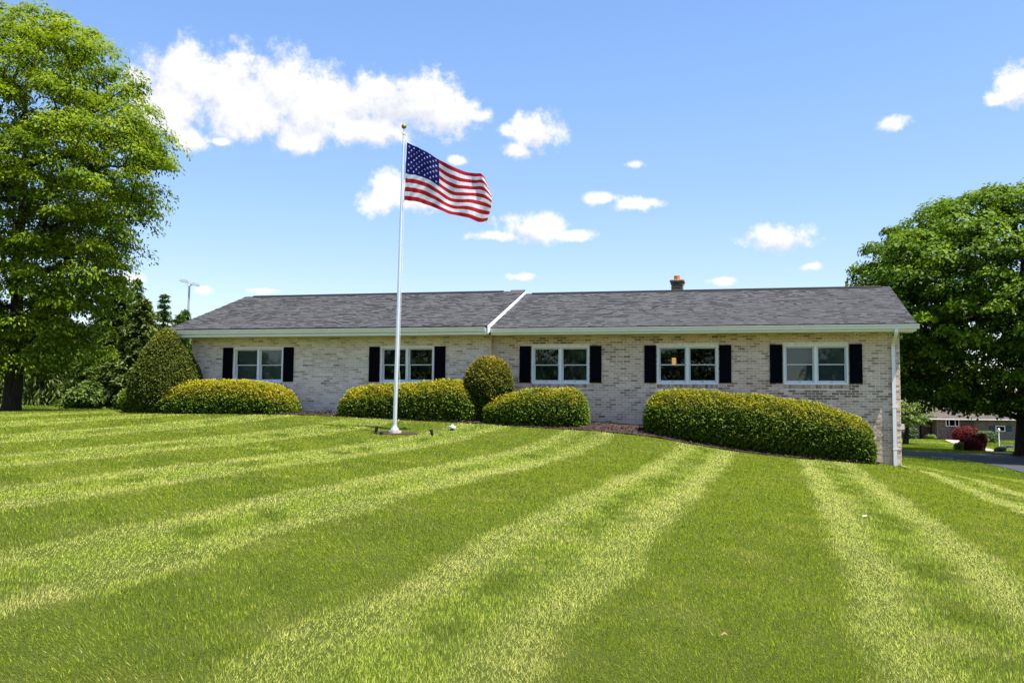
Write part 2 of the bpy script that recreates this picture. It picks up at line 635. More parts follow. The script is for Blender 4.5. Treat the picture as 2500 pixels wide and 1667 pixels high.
def unit(a):
    return a / np.maximum(np.linalg.norm(a, axis=-1, keepdims=True), 1e-9)


def leaf_quads(P, N, L, W, A=None):
    """kite-shaped leaves at P facing N, length L, width W, pointing along A"""
    n = len(P)
    if A is None:
        A = rng.normal(size=(n, 3))
    A = unit(A - N * (A * N).sum(1, keepdims=True))
    B = np.cross(N, A)
    L = np.broadcast_to(np.asarray(L, float), (n,))[:, None]
    W = np.broadcast_to(np.asarray(W, float), (n,))[:, None]
    v = np.empty((n, 4, 3))
    v[:, 0] = P - A * L * .5
    v[:, 1] = P + B * W * .5 + N * W * .12
    v[:, 2] = P + A * L * .5 - N * L * .08
    v[:, 3] = P - B * W * .5 + N * W * .12
    f = np.arange(n * 4).reshape(n, 4)
    return v.reshape(-1, 3), f


def vnoise(P, seed=0, k=6, freq=1.):
    r = np.random.default_rng(seed)
    out = np.zeros(len(P))
    for i in range(k):
        d = r.normal(size=P.shape[1])
        d = d / np.linalg.norm(d) * freq * (1 + .55 * i)
        out += np.sin(P @ d * 2 * PI + r.uniform(0, 6.28)) / (1 + .5 * i)
    return out / 2.2


# ------------------------------------------------------------------ terrain
TH, Y0 = 0.2382, 27.919
CT, ST = math.cos(TH), math.sin(TH)


def to_uv(x, y):
    dx, dy = x, y - Y0
    return dx * CT - dy * ST, -dx * ST - dy * CT


def to_xy(u, v):
    return u * CT - v * ST, Y0 - u * ST - v * CT


CP = np.array([(3.51, 24.91, 1.12), (4.72, 24.61, .9), (5.7, 24.37, .75), (6.67, 24.14, .65), (7.62, 23.91, .57), (8.55, 23.68, .51),
               (-9.58, 28.29, 1.52), (-6.4, 27.52, 1.53), (-4.57, 27.07, 1.49), (-2.8, 26.64, 1.42), (-.86, 26.17, 1.36), (.9, 25.75, 1.27),
               (1.95, 25.18, 1.23), (0, 0, 0), (-8, 1, .08), (8, 1, -.2), (0, -15, -.6), (-30, -10, -.3), (30, -10, -1.3),
               (0, 12, .58), (10, 12, -.02), (17, 20, -.45), (-8, 12, .68), (-12, 22, 1.22), (-16, 30, 1.5), (-22, 25, 1.3),
               (-2.83, 23.5, 1.12), (-5.8, 29.3, 1.6), (-10, 30.4, 1.6), (0, 27.9, 1.47), (2.1, 27.4, 1.41), (3.7, 27.0, 1.34),
               (7, 26.2, .86), (10.2, 25.4, .34), (0, 34, 1.5), (-10, 38, 1.65), (-18, 36, 1.5), (-20, 46, 1.78), (-30, 60, 1.9),
               (0, 60, .9), (15, 38, -.25), (21, 40, -.5), (24, 50, -.55), (30, 57, -.5), (44, 100, -.45), (60, 100, -.5), (30, 80, -.55),
               (60, 40, -1.2), (40, 30, -1.0), (100, 220, -1.5), (-100, 220, 1.5), (0, 320, 0), (-300, 0, 0), (300, 0, -3), (0, -300, -4),
               (800, 900, -4), (-800, 900, 2), (-800, -800, -4), (800, -800, -6), (0, 900, 0)], float)


def _U(r2):
    return np.where(r2 > 0, r2 * np.log(np.maximum(r2, 1e-12)), 0)


_n = len(CP)
_xy = CP[:, :2]
_A = np.zeros((_n + 3, _n + 3))
_A[:_n, :_n] = _U(((_xy[:, None] - _xy[None]) ** 2).sum(-1)) + np.eye(_n) * .5
_A[:_n, _n] = 1
_A[:_n, _n + 1:] = _xy
_A[_n:, :_n] = _A[:_n, _n:].T
_w = np.linalg.solve(_A, np.r_[CP[:, 2], 0, 0, 0])


def gz(x, y):
    x = np.asarray(x, float)
    y = np.asarray(y, float)
    q = np.c_[x.ravel(), y.ravel()]
    out = np.empty(len(q))
    for i in range(0, len(q), 20000):
        b_ = q[i:i + 20000]
        r2 = (b_[:, :1] - _xy[None, :, 0]) ** 2 + (b_[:, 1:] - _xy[None, :, 1]) ** 2
        out[i:i + 20000] = _U(r2) @ _w[:_n] + _w[_n] + b_ @ _w[_n + 1:]
    return out.reshape(x.shape)


class _Fast:
    """bilinear lookup of the terrain for dense sampling"""
    x = np.arange(-40, 60.01, .25)
    y = np.arange(-6, 70.01, .25)
    X_, Y_ = np.meshgrid(x, y)
    Z = gz(X_, Y_)


def gzf(x, y):
    fx = np.clip((x + 40) / .25, 0, len(_Fast.x) - 1.001)
    fy = np.clip((y + 6) / .25, 0, len(_Fast.y) - 1.001)
    i, j = fx.astype(int), fy.astype(int)
    a, b_ = fx - i, fy - j
    Z = _Fast.Z
    return (Z[j, i] * (1 - a) + Z[j, i + 1] * a) * (1 - b_) + (Z[j + 1, i] * (1 - a) + Z[j + 1, i + 1] * a) * b_


def g1(x, y):
    return float(gz(np.array([x]), np.array([y]))[0])


def axis(lo, hi, fine_lo, fine_hi, step):
    a = list(np.arange(fine_lo, fine_hi + 1e-6, step))
    s_, x = step, fine_hi
    while x < hi:
        s_ *= 1.22
        x += s_
        a.append(min(x, hi))
    s_, x = step, fine_lo
    while x > lo:
        s_ *= 1.22
        x -= s_
        a.insert(0, max(x, lo))
    return np.array(a)


gx = axis(-900, 900, -30, 45, .5)
gy = axis(-300, 1200, -2, 65, .5)
GX, GY = np.meshgrid(gx, gy)
GZ = gz(GX, GY)
nx_, ny_ = len(gx), len(gy)
idx = np.arange(nx_ * ny_).reshape(ny_, nx_)
quads = np.stack([idx[:-1, :-1], idx[:-1, 1:], idx[1:, 1:], idx[1:, :-1]], -1).reshape(-1, 4)
lawn = link('ground', np_mesh('ground', np.c_[GX.ravel(), GY.ravel(), GZ.ravel()], quads, 'lawn_soil', smooth=True))
tag(lawn, 'gently sloping lawn ground rising to the brick house', 'ground', kind='structure')


def drape(name, left, right, mat, lift, nsub=14, label=None, cat=None, kind='structure', bumpy=0.):
    """a strip laid over the ground between two polylines"""
    left, right = np.array(left, float), np.array(right, float)

    def res(p, n):
        d = np.r_[0, np.cumsum(np.linalg.norm(np.diff(p, axis=0), axis=1))]
        q = np.linspace(0, d[-1], n)
        return np.c_[np.interp(q, d, p[:, 0]), np.interp(q, d, p[:, 1])]
    n = 60
    a, b_ = res(left, n), res(right, n)
    tt = np.linspace(0, 1, nsub)
    g = a[:, None] * (1 - tt[None, :, None]) + b_[:, None] * tt[None, :, None]
    z = gz(g[..., 0], g[..., 1]) + lift
    if bumpy:
        z = z + bumpy * vnoise(g.reshape(-1, 2), 3, 6, 1.7).reshape(z.shape)
    V = np.concatenate([g, z[..., None]], -1).reshape(-1, 3)
    I = np.arange(n * nsub).reshape(n, nsub)
    q = np.stack([I[:-1, :-1], I[:-1, 1:], I[1:, 1:], I[1:, :-1]], -1).reshape(-1, 4)
    o_ = link(name, np_mesh(name, V, q, mat, smooth=True))
    if label:
        tag(o_, label, cat, kind=kind)
    return o_


DRV_LO = [(17, 63), (21.0, 53.4), (23.0, 52.4), (24.0, 50.6), (22.9, 45.8), (20.4, 38.4), (16.5, 28.5), (14, 16), (13.5, 0)]
DRV_UP = [(21, 70), (24.6, 61.0), (26.5, 60.0), (28.8, 59.5), (29.6, 57.5), (29.4, 50), (28.5, 40), (26, 22), (25, 0)]
drape('driveway', DRV_LO, DRV_UP, 'asphalt', .03, 20, 'dark asphalt driveway curving past the house under the maple', 'driveway')
for k_, (a, b_, c, d) in enumerate([((23.0, 53.1), (24.0, 52.4), (23.12, 53.3), (24.1, 52.62)), ((20.9, 54.4), (21.6, 53.8), (21.05, 54.6), (21.75, 54.0))]):
    tag(drape('road_marking', [a, b_], [c, d], 'road_paint', .036, 3),
        ('short white painted mark on the driveway in front of the purple-red shrub', 'short white painted mark on the driveway beside the house corner')[k_], 'road marking', kind='structure')
drape('path', [(46.7, 104.5), (43.4, 96.3), (40.0, 87.0), (34.5, 72.5), (30.6, 61.3)], [(48.0, 104.5), (44.6, 96), (41.4, 86.4), (35.9, 71.6), (32.0, 60.8)], 'flagstone', .03, 5,
      'pinkish stone path from the neighbouring house to the driveway', 'path')

BED_EDGE = [(-12.6, .9), (-11.0, 1.95), (-6.1, 1.95), (-5.2, 1.75), (-4.2, 1.9), (-2.4, 1.95), (-.4, 1.98), (1.0, 2.05), (2.4, 2.3), (3.3, 2.45), (4.1, 2.3),
            (5.4, 2.25), (7.4, 2.2), (9.3, 2.1), (9.9, 1.5), (10.1, .1)]


def bed_v(u):
    e = np.array(BED_EDGE)
    return np.interp(u, e[:, 0], e[:, 1], left=-9, right=-9)


bu = np.linspace(-12.6, 10.1, 60)
bo = [to_xy(a, float(bed_v(a))) for a in bu]
bi = [to_xy(a, -.02) for a in bu]
bed = drape('mulch_bed', bi, bo, 'mulch', .028, 16, 'dark brown mulch bed along the foot of the brick front', 'mulch bed', bumpy=.012)
# bark chips lying on the bed
nch = 9000
cu = rng.uniform(-6.6, 9.9, nch)
cv = rng.uniform(.05, 1, nch) ** .7 * bed_v(cu)
cx, cy = to_xy(cu, cv)
P = np.c_[cx, cy, gzf(cx, cy) + .045 + rng.uniform(0, .02, nch)]
Nn = unit(np.c_[rng.normal(0, .5, (nch, 2)), np.ones(nch)])
V, F = leaf_quads(P, Nn, rng.uniform(.03, .09, nch), rng.uniform(.012, .03, nch))
o_ = link('mulch_chips', np_mesh('mulch_chips', V, F, 'mulch', {'tint': rng.uniform(-.25, .3, nch)}))
tag(o_, 'loose bark chips scattered over the mulch bed', 'mulch', kind='stuff')

# ------------------------------------------------------------------ the brick house
house = empty('brick_house', (0, Y0, 0), -TH)
tag(house, 'long single-storey grey brick house with dark grey shingle roof', 'house')
VL = .20                       # the left wing stands this much further out
UL, UJ, UR = -10.30, -.57, 10.57
WIN_W, WZ0, WZ1 = 1.674, 2.504, 3.589
WINS = [(-7.99, VL), (-3.144, VL), (1.433, 0.), (5.029, 0.), (8.437, 0.)]
SOF = 3.89


def hbox(mb, u0, u1, v0, v1, z0, z1, tint=0., mi=0):
    mb.box(u0, u1, -v1, -v0, z0, z1, tint, mi)


def wall_back(u0, u1, face, z0, z1, wins):
    mb = MB()
    f_ = face - .008
    us = [u0]
    for w in sorted(wins):
        us += [w - WIN_W / 2, w + WIN_W / 2]
    us.append(u1)
    for i in range(0, len(us), 2):
        hbox(mb, us[i], us[i + 1], f_ - .24, f_, z0, z1)
    for w in wins:
        hbox(mb, w - WIN_W / 2, w + WIN_W / 2, f_ - .24, f_, z0, WZ0)
        hbox(mb, w - WIN_W / 2, w + WIN_W / 2, f_ - .24, f_, WZ1, z1)
    return mb


COURSE, PITCH, GAP = .0677, .2032, .0105


def brick_list(u0, u1, face, z0, z1, wins):
    out = []
    n = int((z1 - z0) / COURSE)
    for r in range(n + 1):
        za, zb = z0 + r * COURSE, min(z0 + (r + 1) * COURSE - GAP, z1)
        if zb - za < .01:
            continue
        segs = [(u0, u1)]
        for w in wins:
            a, b_ = w - WIN_W / 2 - .004, w + WIN_W / 2 + .004
            low = WZ0 - .105                                       # rowlock sill course takes this band
            if zb > low and za < WZ1:
                ns = []
                for (p, q) in segs:
                    if b_ <= p or a >= q:
                        ns.append((p, q))
                    else:
                        if a > p:
                            ns.append((p, a))
                        if b_ < q:
                            ns.append((b_, q))
                segs = ns
        off = (r % 2) * PITCH / 2
        k0 = int((u0 - off) / PITCH) - 2
        for k in range(k0, k0 + int((u1 - u0) / PITCH) + 4):
            a, b_ = k * PITCH + off, k * PITCH + off + PITCH - GAP
            for (p, q) in segs:
                x0, x1 = max(a, p), min(b_, q)
                if x1 - x0 > .03:
                    out.append((x0, x1, za, zb))
    return out


def brick_verts(x0, x1, z0, z1, face, jit):
    j = lambda: random.uniform(-jit, jit)
    f_ = face + random.uniform(-.003, .003)
    c = .004
    fr = [(x0 + c + j(), -f_, z0 + c * .7 + j() * .6), (x1 - c + j(), -f_, z0 + c * .7 + j() * .6), (x1 - c + j(), -f_, z1 - c * .7 + j() * .6), (x0 + c + j(), -f_, z1 - c * .7 + j() * .6)]
    bk = [(x0, -face + .013, z0), (x1, -face + .013, z0), (x1, -face + .013, z1), (x0, -face + .013, z1)]
    return fr + bk


BF = [(0, 1, 2, 3), (4, 5, 1, 0), (5, 6, 2, 1), (6, 7, 3, 2), (7, 4, 0, 3)]

wl = wall_back(UL, UJ, VL, 1.2, 3.93, [w for w, v in WINS if v > 0]).build('wall', 'mortar', house)
tag(wl, 'whitewashed brick wall of the wing with two windows')
wr = wall_back(UJ + .002, UR, 0., -.2, 3.93, [w for w, v in WINS if v == 0]).build('wall', 'mortar', house)
tag(wr, 'grey-tan brick wall of the wing with three windows')

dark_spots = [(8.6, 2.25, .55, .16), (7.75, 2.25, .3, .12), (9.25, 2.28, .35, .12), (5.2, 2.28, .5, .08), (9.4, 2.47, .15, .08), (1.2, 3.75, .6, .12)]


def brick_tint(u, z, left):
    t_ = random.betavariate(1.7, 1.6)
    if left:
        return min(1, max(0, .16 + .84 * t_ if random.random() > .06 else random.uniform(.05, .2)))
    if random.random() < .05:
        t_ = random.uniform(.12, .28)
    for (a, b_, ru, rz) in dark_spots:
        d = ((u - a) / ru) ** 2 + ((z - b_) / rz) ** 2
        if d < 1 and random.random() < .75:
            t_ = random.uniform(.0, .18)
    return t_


left_b = brick_list(UL, UJ, VL, 1.25, 3.90, [w for w, v in WINS if v > 0])
right_b = brick_list(UJ + .012, UR, 0., 0.0, 3.90, [w for w, v in WINS if v == 0])
H6TOP = [(4.0, 1.78), (4.25, 2.22), (4.79, 2.3), (5.33, 2.27), (6.17, 2.19), (7.21, 2.11), (8.03, 2.0), (8.73, 1.84), (9.32, 1.64), (9.66, 1.44), (9.78, .3)]
cand = []
for b_ in right_b:
    u, z = (b_[0] + b_[1]) / 2, (b_[2] + b_[3]) / 2
    hid = np.interp(u, [p[0] for p in H6TOP], [p[1] for p in H6TOP]) if 4 < u < 9.78 else .35
    full = b_[1] - b_[0] > .185 and b_[3] - b_[2] > .05
    if z > hid + .1 and full and z < 3.85:
        cand.append((u, b_))
cand.sort(key=lambda x: -x[0])
single = {b_ for _, b_ in cand[:300]}
proto = None
bm_ = MB()
W_, H_ = PITCH - GAP, COURSE - GAP
for b_ in right_b:
    u, z = (b_[0] + b_[1]) / 2, (b_[2] + b_[3]) / 2
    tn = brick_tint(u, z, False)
    if b_ in single:
        if proto is None:
            pm = MB()
            pm.add(brick_verts(-W_ / 2, W_ / 2, -H_ / 2, H_ / 2, 0., .0015), BF)
            bo_ = pm.build('brick', 'brick', wr, tint=True)
            proto = bo_
        else:
            bo_ = proto.copy()
            COL.objects.link(bo_)
            bo_.parent = wr
        bo_.location = (u, random.uniform(-.003, .003), z)
        bo_.rotation_euler = (random.gauss(0, .012), random.gauss(0, .006), random.gauss(0, .008))
        if random.random() < .5:
            bo_.scale = (-1, 1, 1)
        bo_.color = (tn, tn, tn, 1)
    else:
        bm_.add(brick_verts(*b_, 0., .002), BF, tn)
o_ = bm_.build('brick', 'brick', wr, tint=True)
o_.color = (0, 0, 0, 1)
tag(o_, kind='stuff')
bm_ = MB()
for b_ in left_b:
    bm_.add(brick_verts(*b_, VL, .0055), BF, brick_tint((b_[0] + b_[1]) / 2, b_[2], True))
# quoin face of the left wing where it steps back
for r in range(39):
    za = 1.25 + r * COURSE
    x0 = -VL + .004
    bm_.add([(UJ + .004, -VL + .006, za), (UJ + .004, -.002, za), (UJ + .004, -.002, za + H_), (UJ + .004, -VL + .006, za + H_),
             (UJ - .012, -VL + .006, za), (UJ - .012, -.002, za), (UJ - .012, -.002, za + H_), (UJ - .012, -VL + .006, za + H_)], BF, brick_tint(UJ, za, True))
o_ = bm_.build('brick', 'whitewashed_brick', wl, tint=True)
o_.color = (0, 0, 0, 1)
tag(o_, kind='stuff')

# gable ends and rear, brick built, mostly out of sight
EAV, RID, VR = 4.092, 5.613, -3.876
sm_ = (RID - EAV) / (.6 - VR)
VB = 2 * VR - 0.                # rear face


def gable(u0, u1, zb, vf, name):
    mb = MB()
    prof = [(vf - .26, zb), (VB, zb), (VB, 3.93), (VR, RID - .16), (vf - .26, 3.93 + .02)]
    vs = [(u0, -v, z) for v, z in prof] + [(u1, -v, z) for v, z in prof]
    n = len(prof)
    mb.add(vs, [tuple(range(n)), tuple(range(2 * n - 1, n - 1, -1))] + [(i, n + i, n + (i + 1) % n, (i + 1) % n) for i in range(n)])
    for r in range(int((3.9 - zb) / COURSE)):
        for k in range(int(-VB / PITCH)):
            a = k * PITCH + (r % 2) * PITCH / 2
            su = 1 if u0 > 0 else -1
            uu = u1 if su > 0 else u0
            za = zb + r * COURSE
            vs = [(uu + .008 * su, a, za), (uu + .008 * su, a + W_, za), (uu + .008 * su, a + W_, za + H_), (uu + .008 * su, a, za + H_),
                  (uu - .004 * su, a, za), (uu - .004 * su, a + W_, za), (uu - .004 * su, a + W_, za + H_), (uu - .004 * su, a, za + H_)]
            mb.add(vs, BF, random.betavariate(2.2, 2), 1)
    o = mb.build('gable_wall', ['mortar', 'brick'], house, tint=True)
    o.color = (0, 0, 0, 1)
    return o


gable(UR - .251, UR - .011, -.2, 0., 'r')
gable(UL + .001, UL + .24, 1.2, VL, 'l')
mb = MB()
hbox(mb, UL, UR, VB - .2, VB, -.6, 3.93)
mb.build('rear_wall', 'brick', house)

# rooms behind the windows
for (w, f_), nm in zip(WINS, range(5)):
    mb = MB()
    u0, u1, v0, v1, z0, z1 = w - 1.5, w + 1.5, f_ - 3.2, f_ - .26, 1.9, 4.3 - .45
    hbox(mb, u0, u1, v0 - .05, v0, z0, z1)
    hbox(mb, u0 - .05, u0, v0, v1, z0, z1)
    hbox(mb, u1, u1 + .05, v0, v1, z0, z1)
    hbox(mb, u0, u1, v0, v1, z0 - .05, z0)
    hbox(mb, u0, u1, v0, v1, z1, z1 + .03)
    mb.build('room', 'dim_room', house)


# ---- windows, shutters
def frame_rect(mb, u0, u1, z0, z1, w, v0, v1, bottom=None, top=None):
    bt = bottom or w
    tp_ = top or w
    hbox(mb, u0, u0 + w, v0, v1, z0, z1)
    hbox(mb, u1 - w, u1, v0, v1, z0, z1)
    hbox(mb, u0 + w, u1 - w, v0, v1, z1 - tp_, z1)
    hbox(mb, u0 + w, u1 - w, v0, v1, z0, z0 + bt)


wlabels = ['window behind the low hedge beside the cone-shaped yew', 'window behind the flagpole', 'window between the round bush and the middle of the wing',
           'window with a lit amber lamp inside', 'window next to the downspout']
for i, (w, f_) in enumerate(WINS):
    a, b_ = w - WIN_W / 2, w + WIN_W / 2
    mb = MB()
    frame_rect(mb, a, b_, WZ0, WZ1, .048, f_ - .14, f_ - .004 + .012, .055)
    hbox(mb, w - .036, w + .036, f_ - .13, f_ + .002, WZ0 + .055, WZ1 - .048)
    win = mb.build('window', 'white_vinyl', house)
    tag(win, wlabels[i])
    zm = (WZ0 + WZ1) / 2 + .005
    for (p, q) in ((a + .048, w - .036), (w + .036, b_ - .048)):
        up, lo = MB(), MB()
        frame_rect(up, p + .002, q - .002, zm - .014, WZ1 - .05, .036, f_ - .095, f_ - .062, .026)
        up.build('sash', 'sash_vinyl', win)
        frame_rect(lo, p + .002, q - .002, WZ0 + .057, zm + .012, .040, f_ - .13, f_ - .097, .055, .022)
        lo.build('sash', 'sash_vinyl', win)
        g_ = MB()
        hbox(g_, p + .036, q - .036, f_ - .082, f_ - .078, zm + .006, WZ1 - .084)
        g_.build('pane', 'glass', win)
        g_ = MB()
        hbox(g_, p + .040, q - .040, f_ - .116, f_ - .112, WZ0 + .11, zm - .008)
        g_.build('pane', 'glass', win)
        lk = MB()
        hbox(lk, (p + q) / 2 - .03, (p + q) / 2 + .03, f_ - .097, f_ - .085, WZ0 + .06, WZ0 + .072)
        lk.build('sash_lift', 'black_plastic', win)
        if i in (0, 4):
            bl = MB()
            z = WZ0 + .08
            while z < WZ1 - .06:
                bl.add([(p + .02, -(f_ - .185), z), (q - .02, -(f_ - .185), z), (q - .02, -(f_ - .170), z + .024), (p + .02, -(f_ - .170), z + .024)], [(0, 1, 2, 3)], 0)
                z += .0215
            tag(bl.build('blind', 'blind', win), kind='stuff')
        elif i == 2:
            bl = MB()
            npl = 26
            pts = [(p + .01 + (q - p - .02) * k / npl, f_ - .20 + .012 * math.sin(k * 1.9)) for k in range(npl + 1)]
            for k in range(npl):
                (x0, v0), (x1, v1) = pts[k], pts[k + 1]
                bl.add([(x0, -v0, WZ0 + .03), (x1, -v1, WZ0 + .03), (x1, -v1, WZ1), (x0, -v0, WZ1)], [(0, 1, 2, 3)], 0, 0, True)
            bl.build('curtain', 'shade_cloth', win)
    si = MB()                                    # rowlock brick sill under the window
    n = int(WIN_W / COURSE)
    for k in range(n):
        x0 = a + k * WIN_W / n
        si.add(brick_verts(x0, x0 + WIN_W / n - GAP, WZ0 - .102, WZ0 - .004, f_ + .012, .001), BF, random.betavariate(2, 3) * .8)
    hbox(si, a, b_, f_ - .02, f_ - .001, WZ0 - .105, WZ0 - .002, .6)
    so = si.build('sill', 'brick' if i > 1 else 'whitewashed_brick', win, tint=True)
    so.color = (0, 0, 0, 1)
    for s_ in (-1, 1):
        sh = MB()
        x0, x1 = sorted((w + s_ * .862, w + s_ * 1.192))
        z0, z1, fv = 2.542, 3.592, f_ + .004
        hbox(sh, x0, x1, fv, fv + .020, z0, z1)
        so = sh.build('shutter', 'shutter_paint', house)
        rl = MB()
        for (za, zb) in ((z0, z0 + .075), ((z0 + z1) / 2 - .04, (z0 + z1) / 2 + .04), (z1 - .075, z1)):
            hbox(rl, x0 + .052, x1 - .052, fv + .020, fv + .034, za, zb)
        hbox(rl, x0, x0 + .052, fv + .020, fv + .034, z0, z1)
        hbox(rl, x1 - .052, x1, fv + .020, fv + .034, z0, z1)
        rl.build('rail', 'shutter_paint', so)
        for (za, zb) in ((z0 + .10, (z0 + z1) / 2 - .065), ((z0 + z1) / 2 + .065, z1 - .10)):
            pn = MB()
            a0, a1 = x0 + .075, x1 - .075
            e_ = .022
            vs = [(a0, -(fv + .0205), za), (a1, -(fv + .0205), za), (a1, -(fv + .0205), zb), (a0, -(fv + .0205), zb),
                  (a0 + e_, -(fv + .031), za + e_), (a1 - e_, -(fv + .031), za + e_), (a1 - e_, -(fv + .031), zb - e_), (a0 + e_, -(fv + .031), zb - e_)]
            pn.add(vs, [(4, 5, 6, 7), (0, 1, 5, 4), (1, 2, 6, 5), (2, 3, 7, 6), (3, 0, 4, 7)])
            pn.build('panel', 'shutter_paint', so)

# ---- eaves
for nm, u0, u1, f_, dz in (('left', -10.72, UJ + .03, VL, .03), ('right', UJ + .09, 10.90, 0., 0.)):
    mb = MB()
    hbox(mb, u0, u1, f_ - .05, f_ + .585, SOF, SOF + .018)
    mb.build('soffit', 'soffit_paint', house)
    mb = MB()
    hbox(mb, u0, u1, f_ + .586, f_ + .606, SOF - .012, 4.06 + dz)
    hbox(mb, u0, u1, f_ + .6065, f_ + .613, SOF - .012, SOF + .045)
    mb.build('fascia', 'white_paint', house)
    ge0, ge1 = (u0 - .09, u1 - .035) if nm == 'left' else (u0 + .003, u1 + .06)
    prof = [(.608, 4.035), (.608, 3.935), (.665, 3.925), (.690, 3.955), (.692, 3.985), (.718, 4.010), (.726, 4.034), (.716, 4.036), (.708, 4.016), (.684, 3.99), (.68, 3.96), (.66, 3.935), (.615, 3.945), (.615, 4.035)]
    mb = MB()
    n = len(prof)
    vs = [(ge0, -(f_ + v), z + dz) for v, z in prof] + [(ge1, -(f_ + v), z + dz) for v, z in prof]
    mb.add(vs, [(i, (i + 1) % n, n + (i + 1) % n, n + i) for i in range(n)])
    for e_ in (ge0, ge1):
        k = len(mb.v)
        pl = [(e_, -(f_ + v), z + dz) for v, z in prof[:7]]
        mb.add(pl, [tuple(range(7)) if e_ == ge0 else tuple(range(6, -1, -1))])
    hbox(mb, ge0, ge1, f_ + .703, f_ + .738, 4.0365 + dz, 4.046 + dz)
    # seams
    x = ge0 + 2.4
    while x < ge1 - 1:
        hbox(mb, x, x + .05, f_ + .69, f_ + .7295, 3.985 + dz, 4.036 + dz)
        x += 3.05
    mb.build('gutter', 'white_paint', house)

# ---- roofs
SHG = None
slope_v = -1 / math.hypot(1, sm_)


def roof_plane(u0, u1, ve, ze, vr, zr, name, label, ncand):
    """deck, then courses of overlapping shingle tabs"""
    mb = MB()
    th_ = .05
    vs = [(u0, -ve, ze), (u1, -ve, ze), (u1, -vr, zr), (u0, -vr, zr)]
    mb.add(vs + [(x, y, z - th_) for x, y, z in vs], [(0, 1, 2, 3), (7, 6, 5, 4), (0, 4, 5, 1), (1, 5, 6, 2), (2, 6, 7, 3), (3, 7, 4, 0)], .3)
    deck = mb.build('roof', 'shingle', house, tint=True)
    deck.color = (0, 0, 0, 1)
    tag(deck, label)
    L = math.hypot(ve - vr, zr - ze)
    d = Vector((0, (ve - vr) / L, (zr - ze) / L))
    nrm = Vector((0, -d.z, d.y))
    n = int(L / .138)
    ex = L / n
    tabs = []
    for r in range(n + 1):
        x = u0 - (random.random() * .3)
        row_t = random.uniform(-.04, .04)
        while x < u1:
            w = random.choice((.10, .13, .17, .22, .28)) * random.uniform(.85, 1.15)
            a, b_ = max(x, u0 - .012), min(x + w, u1 + .012)
            if b_ - a > .02:
                tabs.append((r, a, b_, min(1, max(0, random.betavariate(2.3, 2.3) + row_t)), random.choice((.003, .005, .013, .018)) * random.uniform(.8, 1.2)))
            x += w
    return deck, tabs, d, nrm, ex, Vector((0, -ve, ze)), L


def tab_geo(s0, s1, a, b_, th_, d, nrm, o0):
    base = o0 + d * (s0 - .012)
    top = o0 + d * s1
    lo, hi = nrm * (.004 + th_), nrm * .005
    v = []
    for x in (a, b_):
        X = Vector((x, 0, 0))
        v += [base + X + nrm * .001, base + X + lo, top + X + hi]
    return v, [(0, 3, 4, 1), (1, 4, 5, 2), (0, 1, 2), (3, 5, 4)]


